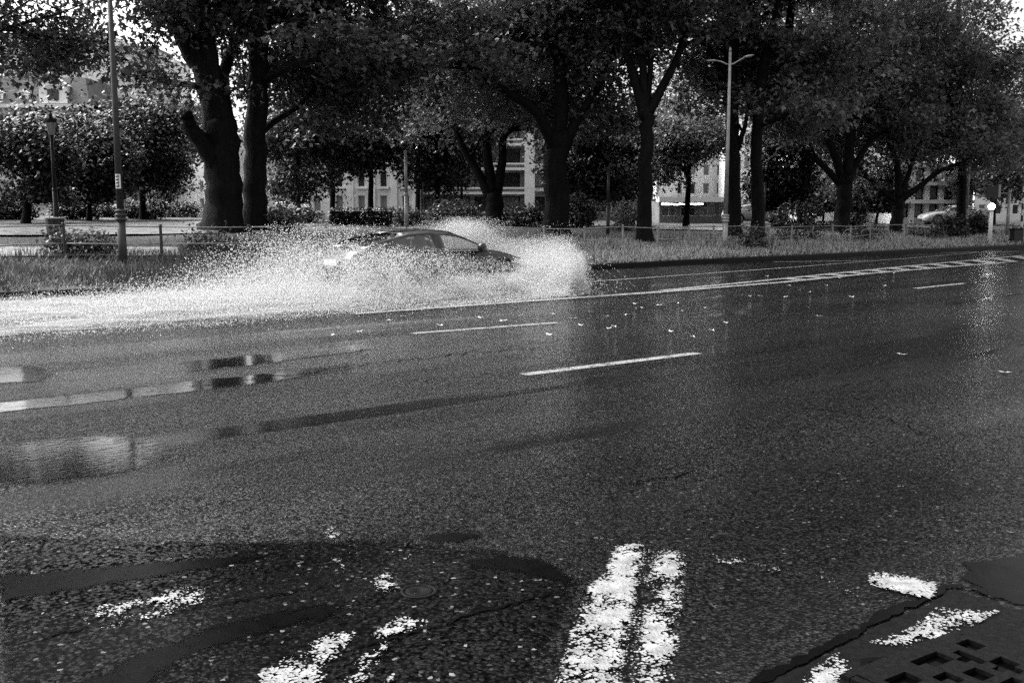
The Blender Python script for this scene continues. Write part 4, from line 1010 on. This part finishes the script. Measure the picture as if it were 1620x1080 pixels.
cx_ = at(158, 140, 90).x-r2.location.x; MB().box((cx_, .6, (za+zb)/2+.35), (.5, .5, 2.0)).box((cx_, .6, (za+zb)/2+1.4), (.62, .62, .12)).build('chimney', MAT['slate'], r2)
r, W, H = building('pale corner apartment block with box balcony under a dark roof slab', 'corner_block', 176, 262, 92, 82, 6, 3, 'stone2', (.5, .6), ledge='whitewall')
MB().box((W*.55, 2, H+.2), (W*.8, 5.5, .4)).build('roof_slab', MAT['slate'], r)
for k, zf in enumerate((.98, .8, .62)): 
    bx = MB().box((W*.45, -.75, H*zf-.9), (W*.46, 1.5, .9)).build('balcony', MAT['whitewall'], r)
r, W, H = building('slim white house front glimpsed left of the massive stubbed plane', 'white_house', 285, 332, 105, 280, 2, 2, 'whitewall', (.3, .6))
r, W, H = building('pale rusticated stone house with tall windows above the clipped hedge', 'rusticated_house', 485, 660, 82, 225, 3, 5, 'stone', (.34, .66), ledge='whitewall')
for k in range(24): MB().box((W/2, -.03, .1+k*.4), (W-.01 if False else W*.9995, .06, .34)).build('rusticated_course', MAT['stone'], r) if False else None
for k in range(6): MB().box((W*(k/5)*.98+W*.01, -.06, H/2), (.5, .14, H-.1)).build('pier', MAT['whitewall'], r)
# balconied white apartments in the middle
r, W, H = building('modern apartment block with white balcony bands behind the multi-stemmed plane', 'balconied_apartments', 668, 905, 86, 190, 4, 6, 'greywall', (.82, .62), 'curtain', mull=False, frame='darkpole')
fh = (H-.3)/4
for f in range(5):
    MB().box((W*.36, -.7, .2+fh*f), (W*.68, 1.4, .2)).build('balcony_slab', MAT['whitewall'], r)
    MB().box((W*.36, -1.36, .62+fh*f), (W*.68, .06, .14)).build('balcony_rail', MAT['whitewall'], r)
    MB().box((W*.86, -.1, .5+fh*f), (W*.26, .25, .3)).build('spandrel', MAT['whitewall'], r)
MB().box((W*.715, -.7, H/2), (.85, 1.5, H)).build('pier', MAT['whitewall'], r)
MB().box((W*.99, -.3, H/2), (.5, .7, H-.1)).build('pier', MAT['whitewall'], r)
# shop under a white canopy
r, W, H = building('single storey shop with white canopy and lit sign strip', 'shop', 1043, 1165, 74, 318, 1, 4, 'greywall', (.8, .7), 'curtain', depth=8)
MB().box((W/2, -.4, H+.1), (W+.4, 1.6, .36)).build('canopy', MAT['whitewall'], r)
sb = MB().box((W*.3, -.2, H-.24), (W*.62, .2, .26)).build('sign_board', MAT['black'], r)
mb = MB(); xk = .1; rr = random.Random(5)
while xk < W*.55:
    w_ = rr.uniform(.1, .22); mb.box((xk+w_/2, -.315, H-.24+rr.uniform(-.02, .02)), (w_, .03, rr.uniform(.07, .13))); xk += w_+.05
mb.build('sign_light', MAT['signlight'], sb)
MB().box((W*.15, 3, H+.9), (1.6, 1.6, 1.4)).build('roof_hut', MAT['whitewall'], r)
# right hand blocks
r, W, H = building('balconied concrete block behind the broad forked plane', 'balconied_block', 1262, 1400, 80, 215, 4, 5, 'stone2', (.5, .7), ledge='whitewall')
fh = (H-.3)/4
for f in range(4): MB().box((W*.3, -.6, .25+fh*f), (W*.36, 1.2, .2)).build('balcony_slab', MAT['whitewall'], r)
for k in (.15, .29, .47): MB().box((W*k, -1.05, H/2), (.26, .26, H)).build('column', MAT['whitewall'], r)
for f in range(4):
    mb = MB()
    for k in range(16): mb.box((W*(.12+.36*(k+.5)/16), -1.12, .75+fh*f), (.05, .05, .8))
    mb.build('balcony_railing', MAT['whitewall'], r)
r, W, H = building('curtained flats with pale floor bands beyond the low branching plane', 'curtained_flats', 1418, 1532, 74, 262, 3, 5, 'stone2', (.62, .74), 'curtain', frame='darkpole')
fh = (H-.3)/3
for f in range(1, 4): MB().box((W/2, -.25, .3+fh*f), (W+.3, .55, .26)).build('floor_band', MAT['whitewall'], r)
for k in range(6): MB().box((W*k/5, -.1, H/2), (.32, .24, H-.05)).build('pier', MAT['whitewall'], r)
building('far pale housefront behind the traffic light', 'far_house', 1540, 1700, 96, 240, 4, 6, 'stone', (.4, .6))
building('plain grey block closing the gap behind the slim grey post', 'grey_block', 910, 1042, 92, 215, 4, 5, 'greywall', (.5, .6))
building('mid-grey block of flats rising behind the shop canopy', 'flats', 1040, 1170, 100, 196, 5, 6, 'stone2', (.46, .6))
building('pale terrace front behind the straight twin trunk', 'terrace_house', 335, 480, 98, 215, 4, 6, 'stone', (.4, .6))
building('tall pale terrace behind the two straight trunks', 'terrace_house', 1168, 1258, 90, 205, 4, 4, 'stone', (.42, .62))

# ------------------------------------------------------------------ cars
def interp(xs, x): return float(np.interp(x, [a for a, b in xs], [b for a, b in xs]))
def make_car(paint):
    r = bpy.data.objects.new('car', None); COL.objects.link(r)
    N = 45; st = np.linspace(-2.25, 2.25, N)
    hw = [(-2.25, .62), (-2.15, .78), (-1.9, .86), (-1.2, .905), (-.2, .9), (.9, .895), (1.5, .88), (1.95, .8), (2.15, .66), (2.25, .48)]
    belt = [(-2.25, .62), (-2.2, .86), (-1.9, .96), (-1.2, .93), (0, .89), (.95, .88), (1.5, .80), (1.95, .69), (2.18, .57), (2.25, .44)]
    top = [(-2.25, .64), (-2.2, .9), (-1.95, 1.0), (-1.2, .99), (0, .93), (.95, .93), (1.5, .86), (1.95, .745), (2.18, .62), (2.25, .46)]
    bot = [(-2.25, .42), (-2.1, .26), (-1.7, .2), (1.7, .18), (2.1, .22), (2.25, .3)]
    mb = MB(); K = 15
    for x in st:
        w, zb, zbt, zt = interp(hw, x), interp(bot, x), interp(belt, x), interp(top, x); h = zbt-zb
        half = [(0, zb), (w*.8, zb), (w*.95, zb+h*.12), (w, zb+h*.38), (w*.985, zb+h*.7), (w*.95, zb+h*.92), (w*.88, zbt+ (zt-zbt)*.2), (w*.55, zt-.012)]
        ring = [(-y, z) for y, z in half[::-1][:-1]]
        full = [(y, z) for y, z in half] + [(0, zt)] + [(-y, z) for y, z in half[::-1][:-1]]
        for y, z in full: mb.v.append((x, y, z))
    K = len(mb.v)//N
    for i in range(N-1):
        for j in range(K):
            a, b = i*K+j, i*K+(j+1) % K; mb.f.append((a, b, b+K, a+K))
    mb.f.append(tuple(range(K))[::-1]); mb.f.append(tuple((N-1)*K+j for j in range(K)))
    me = mb.mesh('body', paint, True); bo = bpy.data.objects.new('body', me); COL.objects.link(bo)
    bm = bmesh.new(); bm.from_mesh(me); bmesh.ops.recalc_face_normals(bm, faces=bm.faces); bm.to_mesh(me); bm.free()
    AX = (1.36, -1.3); cut = MB()
    for ax in AX:
        for s in (-1, 1):
            n0 = len(cut.v); kk = 28
            for yy in (s*.55, s*1.2):
                for j in range(kk): an = 2*math.pi*j/kk; cut.v.append((ax+.375*math.cos(an), yy, .32+.375*math.sin(an)))
            for j in range(kk): cut.f.append((n0+j, n0+(j+1) % kk, n0+kk+(j+1) % kk, n0+kk+j))
            cut.f.append(tuple(n0+j for j in range(kk))); cut.f.append(tuple(n0+kk+j for j in range(kk))[::-1])
    cme = cut.mesh('cutter', None); bm = bmesh.new(); bm.from_mesh(cme); bmesh.ops.recalc_face_normals(bm, faces=bm.faces); bm.to_mesh(cme); bm.free()
    co = bpy.data.objects.new('cutter', cme); COL.objects.link(co)
    md = bo.modifiers.new('b', 'BOOLEAN'); md.object = co; md.operation = 'DIFFERENCE'; md.solver = 'EXACT'
    dg = bpy.context.evaluated_depsgraph_get(); nm = bpy.data.meshes.new_from_object(bo.evaluated_get(dg)); bo.modifiers.clear(); bo.data = nm
    bpy.data.objects.remove(co); bo.parent = r
    # cabin
    gs = [.98, .86, .7, .5, .3, .1, -.08, -.2, -.32, -.55, -.8, -1.0, -1.2, -1.45, -1.7, -1.95]
    zr = [(-1.95, .985), (-1.7, 1.085), (-1.45, 1.165), (-1.2, 1.225), (-.8, 1.295), (-.32, 1.325), (.1, 1.31), (.3, 1.275), (.5, 1.2), (.7, 1.1), (.86, 1.0), (.98, .925)]
    P = []
    for x in gs:
        w = interp(hw, x)*.93; zb = interp(belt, x)-.01; z = interp(zr, x); h = max(z-zb, .004); t = min(1, h/.42)
        wr = w*(1-.3*t); ze = z-.055*t
        row = [(w, zb), (w+(wr-w)*.08, zb+(ze-zb)*.1), (w+(wr-w)*.86, zb+(ze-zb)*.86), (wr, ze), (wr*.75, z-.012*t), (0, z)]
        P.append(row)
    cab = MB(); idx = {}
    for s in (1, -1):
        for i, row in enumerate(P):
            for j, (y, z) in enumerate(row): idx[(s, i, j)] = len(cab.v); cab.v.append((gs[i], s*y, z))
    def win(i, j):
        if j == 1 and (1 <= i <= 5 or 7 < i <= 11 or i == 7): return 'front' if i <= 5 else ('rear' if i >= 8 else None)
        if j in (3, 4) and i <= 3: return 'wind'
        if j in (3, 4) and 11 <= i <= 13: return 'back'
        return None
    panes = {}
    for s in (1, -1):
        for i in range(len(gs)-1):
            for j in range(5):
                q = (idx[(s, i, j)], idx[(s, i+1, j)], idx[(s, i+1, j+1)], idx[(s, i, j+1)])
                if s < 0: q = q[::-1]
                k = win(i, j)
                if k:
                    key = (k, s) if k in ('front', 'rear') else (k, 0)
                    panes.setdefault(key, MB()).poly([cab.v[a] for a in q])
                else: cab.f.append(q)
    cabo = cab.build('cabin', paint, r, True)
    md = cabo.modifiers.new('thick', 'SOLIDIFY'); md.thickness = .02
    for (k, s), m_ in panes.items():
        m_.build({'front': 'side_window', 'rear': 'side_window', 'wind': 'windscreen', 'back': 'rear_window'}[k], MAT['carglass'], r)
    # trim
    for s in (-1, 1):
        MB().tube([(x, s*(P[i][0][0]+.006), P[i][0][1]+.012) for i, x in list(enumerate(gs))[1:12]], .009, 6).build('window_trim', MAT['galv'], r)
        d_ = MB().tube([(.86, s*(interp(hw, .86)*.99+.004), .3), (.95, s*(interp(hw, .9)*.99+.006), .6), (.82, s*(interp(hw, .9)*.97+.004), .84)], .006, 5).build('door_seam', MAT['black'], r); MB().tube([(-.32, s*(interp(hw, -.3)*.985+.004), .28), (-.4, s*(interp(hw, -.3)*1.0+.004), .6), (-.25, s*(interp(hw, -.3)*.965+.004), .86)], .006, 5).build('door_seam', MAT['black'], r)
        MB().tube([(-.25, s*(interp(hw, 0)*.99+.02), .74), (-.05, s*(interp(hw, 0)*.99+.02), .75)], .014, 6).build('door_handle', MAT['galv'], r)
        MB().lathe((.72, s*.96, .96), [(.02, -.09), (.075, -.07), (.085, 0), (.075, .06), (.02, .08)], 10, 'y').tube([(.76, s*.84, .9), (.74, s*.92, .93)], .025, 6).build('mirror', paint, r, True)
        hl = MB(); 
        for k in range(8):
            x0 = 1.7+.45*k/8; x1 = 1.7+.45*(k+1)/8
            hl.poly([(xx, s*(interp(hw, xx)*.965+.012), interp(belt, xx)-dz) for xx, dz in ((x0, .14), (x1, .14), (x1, .03), (x0, .05))])
        hl.build('headlight', MAT['white'], r)
        tl_ = MB()
        for k in range(4):
            x0 = -2.2+.35*k/4; x1 = -2.2+.35*(k+1)/4
            tl_.poly([(xx, s*(interp(hw, xx)*.99+.012), interp(belt, xx)-dz) for xx, dz in ((x0, .2), (x1, .2), (x1, .07), (x0, .07))])
        tl_.build('tail_light', MAT['curtain'], r)
        MB().tube([(-1.95, s*.45, .24), (-2.24, s*.45, .24)], .045, 10).build('exhaust', MAT['alloy'], r)
        MB().tube([(.9, s*.915, .2), (-.85, s*.92, .2)], .035, 8).build('sill', MAT['black'], r)
    MB().box((2.235, 0, .36), (.06, .8, .13)).build('grille', MAT['black'], r)
    MB().box((-2.26, 0, .7), (.02, .52, .11)).build('number_plate', MAT['white'], r)
    for sy in (-.36, .36):
        sm = MB().box((-.1, sy, .5), (.5, .46, .16)).box((-.38, sy, .8), (.14, .46, .62)).box((-.42, sy, 1.14), (.09, .24, .14)).build('seat', MAT['seat'], r)
    MB().box((.78, 0, .84), (.36, 1.4, .1)).build('dashboard', MAT['black'], r)
    # wheels
    for ax in AX:
        for s in (-1, 1):
            w_ = MB().lathe((ax, s*.775, .32), [(.21, -.1), (.29, -.1), (.318, -.08), (.322, 0), (.318, .08), (.29, .1), (.21, .1)], 26, 'y').build('wheel', MAT['rubber'], r, True)
            rim = MB()
            yo = s*.862
            for k in range(5):
                a = k*2*math.pi/5+.3; d = Vector((math.cos(a), 0, math.sin(a))); n = Vector((-math.sin(a), 0, math.cos(a))); c_ = Vector((ax, yo, .32))
                for sg in (-.25, .25):
                    rim.tube([c_+d*.03, c_+d*.11+n*sg*.1, c_+d*.205+n*sg*.22], [.024, .018, .022], 6)
            rim.lathe((ax, yo, .32), [(.05, -.02), (.05, .02), (.0, .022)], 12, 'y'); rim.lathe((ax, yo, .32), [(.2, -.03), (.216, -.02), (.216, .02), (.2, .025), (.2, -.03)], 24, 'y')
            rim.build('rim', MAT['alloy'], w_)
            MB().lathe((ax, s*.80, .32), [(.15, -.012), (.15, .012)], 20, 'y').build('brake_disc', MAT['darkpole'], w_)
    return r
car = make_car(MAT['paintdark'])
CAR_U, CAR_V = 11.8, 17.3
cx_, cy_ = xy(CAR_U, CAR_V); car.location = (cx_, cy_, -.005); car.rotation_euler = (0, 0, RA)
tag(car, 'dark fastback coupe ploughing through deep water and throwing up white spray', 'car')
def parked(px, Y, rz, paint, label, dz=0):
    c_ = copy_tree(car); p = on_ground(px, Y); c_.location = (p.x, p.y, p.z+.02+dz); c_.rotation_euler = (0, 0, rz); c_.name = 'parked_car'
    for ch in c_.children:
        if ch.data.materials and ch.data.materials[0] == MAT['paintdark']:
            ch.data = ch.data.copy(); ch.data.materials[0] = paint
    tag(c_, label, 'car', 'cars parked beyond the park'); return c_
parked(1508, 68, math.pi, MAT['paintmid'], 'silver-grey car parked before the curtained flats')
parked(165, 78, 0, MAT['paintmid'], 'silver car parked beyond the dark round tree and tall lamp')
parked(447, 80, math.pi, MAT['paintpale'], 'pale car parked beyond the straight twin trunk')
parked(1195, 70, 0, MAT['paintmid'], 'silver car parked beyond the bare straight trunk')

# ------------------------------------------------------------------ splash: foam sheet and droplets
def foam_sheet():
    nu_, nv = 150, 44; mb = MB(); cov = []
    for i in range(nu_+1):
        u = -16+ (14.9+16)*i/nu_
        near = float(np.interp(u, [-16, -3, 6, 13, 15], [12.7, 13.5, 14.0, 14.4, 15.2])); far = float(np.interp(u, [-16, 8, 12, 14, 15], [21.2, 21.2, 20.6, 19.4, 17.5]))
        for j in range(nv+1):
            t = j/nv; v = near+(far-near)*t
            hgt = (.05+.05*math.sin(v*5+math.sin(u*.7)*2)+.03*math.sin(u*3.1+v*7))*math.sin(math.pi*min(max(t, .0), 1))**.5
            z = .02+max(0, hgt)
            if v > KERB_V-.05: z += .17
            mb.v.append((u, v, z))
            c_ = min(1, t*5, (1-t)*4, (nu_-i)/8)*.42+.28
            c_ += -.12*math.exp(-((v-15.8)/.5)**2) if u < 9 else 0
            cov.append(c_)
    for i in range(nu_):
        for j in range(nv):
            a = i*(nv+1)+j; mb.f.append((a, a+nv+1, a+nv+2, a+1))
    o = mb.build('foam', MAT['foam'], None, True); o.rotation_euler = (0, 0, RA)
    at_ = o.data.attributes.new('cover', 'FLOAT', 'POINT'); at_.data.foreach_set('value', cov)
    tag(o, 'churned white foam and water film trailing behind the car over the road', 'foam', kind='stuff')
foam_sheet()
def gn_points():
    ng = bpy.data.node_groups.new('droplets', 'GeometryNodeTree')
    ng.interface.new_socket('Geometry', in_out='INPUT', socket_type='NodeSocketGeometry'); ng.interface.new_socket('Geometry', in_out='OUTPUT', socket_type='NodeSocketGeometry')
    a = ng.nodes.new('NodeGroupInput'); b = ng.nodes.new('NodeGroupOutput'); m = ng.nodes.new('GeometryNodeMeshToPoints')
    at_ = ng.nodes.new('GeometryNodeInputNamedAttribute'); at_.data_type = 'FLOAT'; at_.inputs['Name'].default_value = 'rad'
    sm = ng.nodes.new('GeometryNodeSetMaterial'); sm.inputs['Material'].default_value = MAT['spray']
    ng.links.new(a.outputs[0], m.inputs['Mesh']); ng.links.new(at_.outputs['Attribute'], m.inputs['Radius']); ng.links.new(m.outputs[0], sm.inputs['Geometry']); ng.links.new(sm.outputs[0], b.inputs[0]); return ng
GN = gn_points()
def droplets(name, label, P, rad):
    me = bpy.data.meshes.new(name); me.vertices.add(len(P)); me.vertices.foreach_set('co', np.ascontiguousarray(P, dtype=np.float32).ravel())
    a = me.attributes.new('rad', 'FLOAT', 'POINT'); a.data.foreach_set('value', np.ascontiguousarray(rad, dtype=np.float32)); me.materials.append(MAT['spray'])
    o = bpy.data.objects.new(name, me); link(o); o.rotation_euler = (0, 0, RA); md = o.modifiers.new('droplets', 'NODES'); md.node_group = GN
    tag(o, label, 'spray', kind='stuff'); return o
def rad_(n, fine, coarse, frac): return np.where(NR.uniform(size=n) < frac, NR.uniform(*coarse, n), NR.uniform(*fine, n))
def clump(P, amt=.06, f=4.0):
    ph = NR.uniform(0, 6, 9); Q = P.copy()
    for k in range(3):
        fr = f*(k+1)
        Q += amt/(k+1)*np.stack([np.sin(P[:, 2]*fr+ph[k*3]+P[:, 1]*fr*.7), np.sin(P[:, 0]*fr+ph[k*3+1]+P[:, 2]*fr), np.sin(P[:, 0]*fr*1.1+ph[k*3+2]+P[:, 1]*fr)], -1)
    Q[:, 2] = np.maximum(Q[:, 2], .02); return Q
# A: fan thrown up ahead of the front wheels
def zoneA(n, v0, v1, zt, near):
    v = NR.uniform(v0, v1, n); um = ((15.15-.83*np.abs(16.4-v)) if near else np.full(n, 15.3))+NR.normal(0, .1, n)
    f = NR.beta(1.25, 1.3, n); u = 13.3+f*(um+.1-13.3)
    top = np.interp(f, [0, .3, .65, .9, 1], [.8, 1.0, 1.0, .8, .4])*zt*(1+.16*np.sin(u*9+v)+.1*np.sin(u*23))
    z = top*NR.beta(.62, 1.9, n)*(1+.12*NR.normal(size=n))
    return np.stack([u-.25*(z-.35)**2+.12*np.sin(z*11+v*3)*f+.05, v, z+.02], -1)
A = np.concatenate([zoneA(210000, 14.6, 16.5, 1.0, True), zoneA(40000, 18.2, 19.8, 1.05, False)])
q = 50000; vq = NR.uniform(14.5, 17.2, q); A = np.concatenate([A, np.stack([12.6+NR.beta(1.2, .9, q)*(15.3-.83*np.abs(16.5-vq)-12.6), vq, .02+NR.exponential(.11, q)], -1)])
q = 60000; vq = NR.uniform(15.0, 16.8, q); A = np.concatenate([A, np.stack([13.9+NR.beta(1.2, 1.0, q)*(15.35-.8*np.abs(16.5-vq)-13.9), vq, .02+NR.exponential(.17, q)], -1)])
droplets('front_spray', 'dense white fan of water drops thrown up ahead of the front wheels', clump(A, .05), rad_(len(A), (.0015, .0042), (.005, .009), .09))
# B: curtain along the flank
n = 240000; u = .35+NR.uniform(8.7, 13.6, n); solid = np.interp(u, [8.7, 9.6, 10.6, 11.6, 12.4, 13.6], [.16, .16, .22, .40, .36, .42])
z1 = solid*NR.beta(.8, 1.7, n)*1.05
spk = NR.uniform(size=n) < np.interp(u, [8.7, 10.6, 11.8, 13], [.30, .26, .12, .08]); ztop = np.interp(u, [8.7, 9.6, 10.6, 11.6, 12.4, 13.6], [1.1, 1.05, .95, .84, .68, .7])
z = np.where(spk, NR.beta(1.0, 1.25, n)*ztop, z1); v = 16.25-np.abs(NR.normal(.28, .26, n))-z*.1
B = clump(np.stack([u, v, z+.02], -1), .07, 5)
droplets('flank_spray', 'speckled curtain of water drops over the flank of the car', B, rad_(n, (.0015, .004), (.005, .010), .16))
# C: wake behind the car
n = 150000; u = 9.7-NR.exponential(3.0, n); u = np.where(u < -10, NR.uniform(-10, 9, n), u); top = np.interp(u, [-10, 0, 3.8, 5.4, 7, 8.5, 9.4], [.06, .07, .09, .16, .36, .8, 1.0])
z = top*NR.beta(.8, 1.7, n)*1.1; v = NR.normal(17.4, 1.3, n); v = np.clip(v, 14.3+NR.uniform(0, .8, n), 20.8-NR.uniform(0, 1.2, n))
C = clump(np.stack([u, v, z+.02], -1), .07, 3.5)
droplets('wake_spray', 'wall of white spray collapsing behind the rear of the car', C, rad_(n, (.0015, .004), (.005, .010), .13))
n = 4200; u = 9.6-NR.exponential(1.5, n); top = np.interp(u, [-10, 0, 3.8, 5.4, 7, 8.5, 9.4], [.08, .1, .15, .3, .6, 1.15, 1.4]); z = top*NR.uniform(.5, 1.05, n); v = NR.uniform(15.2, 19.8, n)
droplets('flying_drops', 'loose coarse drops flying over the wake behind the car', np.stack([u, v, z], -1), NR.uniform(.004, .010, n))
# D: low spray sheet over the carriageway
n = 420000; u = 14.4-np.abs(NR.normal(0, 1, n))*11; u = u[u > -17]; n = len(u)
near = np.interp(u, [-17, -3, 6, 13, 15], [12.9, 13.6, 14.1, 14.5, 15.4]); v = near+(20.9-near)*NR.beta(.85, 1.15, n)+NR.normal(0, .14, n)-np.where(NR.uniform(size=n) < .22, NR.exponential(.32, n), 0)
v = np.where(u > 13.5, np.minimum(v, 18+NR.normal(0, .4, n)), v)
ks = NR.uniform(size=n) < np.clip(.12+.9*(.5+.5*np.sin(v*4.1+.5*np.sin(u*.35)+.8*np.sin(v*1.3)))*(.6+.4*np.sin(u*.23+v*2)), .1, 1)*np.interp(u, [-17, 2, 9], [.14, .34, 1]); u, v = u[ks], v[ks]; n = len(u)
z = NR.exponential(.05, n)*(1+.5*np.sin(u*1.3)*np.sin(v*3)); z = np.clip(z, 0, .4)
droplets('low_spray', 'low sheet of fine white spray skimming the flooded lane', np.stack([u, v, z+.02], -1), rad_(n, (.002, .0045), (.005, .008), .1))
# E: mist beyond the car and ahead of its far wheel
n1, n2, n3 = 80000, 26000, 80000
u = np.concatenate([NR.normal(13.95, .4, n1), NR.uniform(9.5, 15.2, n2), np.zeros(n3)]); z = np.concatenate([NR.beta(1.9, 1.6, n1)*1.45, NR.beta(1.1, 2.3, n2)*1.5, NR.beta(.9, 1.7, n3)*1.05]); v = np.concatenate([NR.uniform(18.3, 19.4, n1), NR.uniform(18.3, 20.4, n2), NR.uniform(16.6, 19.6, n3)])
u[n1+n2:] = 14.15+NR.beta(1.1, 1.5, n3)*(1.3+(v[n1+n2:]-16.6)*.75)
droplets('far_mist', 'fine mist of drops hanging beyond the bonnet and roof before the fence', clump(np.stack([u, v, z+.05], -1), .07), rad_(len(u), (.002, .0045), (.005, .008), .12))
# F: ropes of water flung from the wheels
P = []
for k in range(1300):
    w_ = k % 3
    if w_ == 0: p0 = (13.25, 16.3, .05); sp = NR.uniform(2.0, 5.2); az_ = NR.uniform(-1.9, .35); el_ = NR.uniform(.15, .95)
    elif w_ == 1: p0 = (10.5, 16.3, .05); sp = NR.uniform(2.0, 5.0); az_ = NR.uniform(-3.3, -1.7); el_ = NR.uniform(.2, 1.0)
    else: p0 = (9.8, NR.uniform(16.4, 18.2), .1); sp = NR.uniform(1.8, 4.4); az_ = NR.uniform(-3.6, -2.6); el_ = NR.uniform(.15, .6)
    tt = NR.uniform(.02, 2*sp*math.sin(el_)/9.81, 46)**1.0; c_, s_ = math.cos(el_), math.sin(el_)
    q = np.stack([p0[0]+sp*c_*math.cos(az_)*tt, p0[1]+sp*c_*math.sin(az_)*tt, p0[2]+sp*s_*tt-4.905*tt*tt], -1)+NR.normal(0, .012, (46, 3))
    P.append(q)
P = np.concatenate(P); P = P[P[:, 2] > .01]
droplets('flung_ropes', 'thin ropes of water flung out in arcs from the wheels', P, rad_(len(P), (.002, .005), (.006, .010), .2))
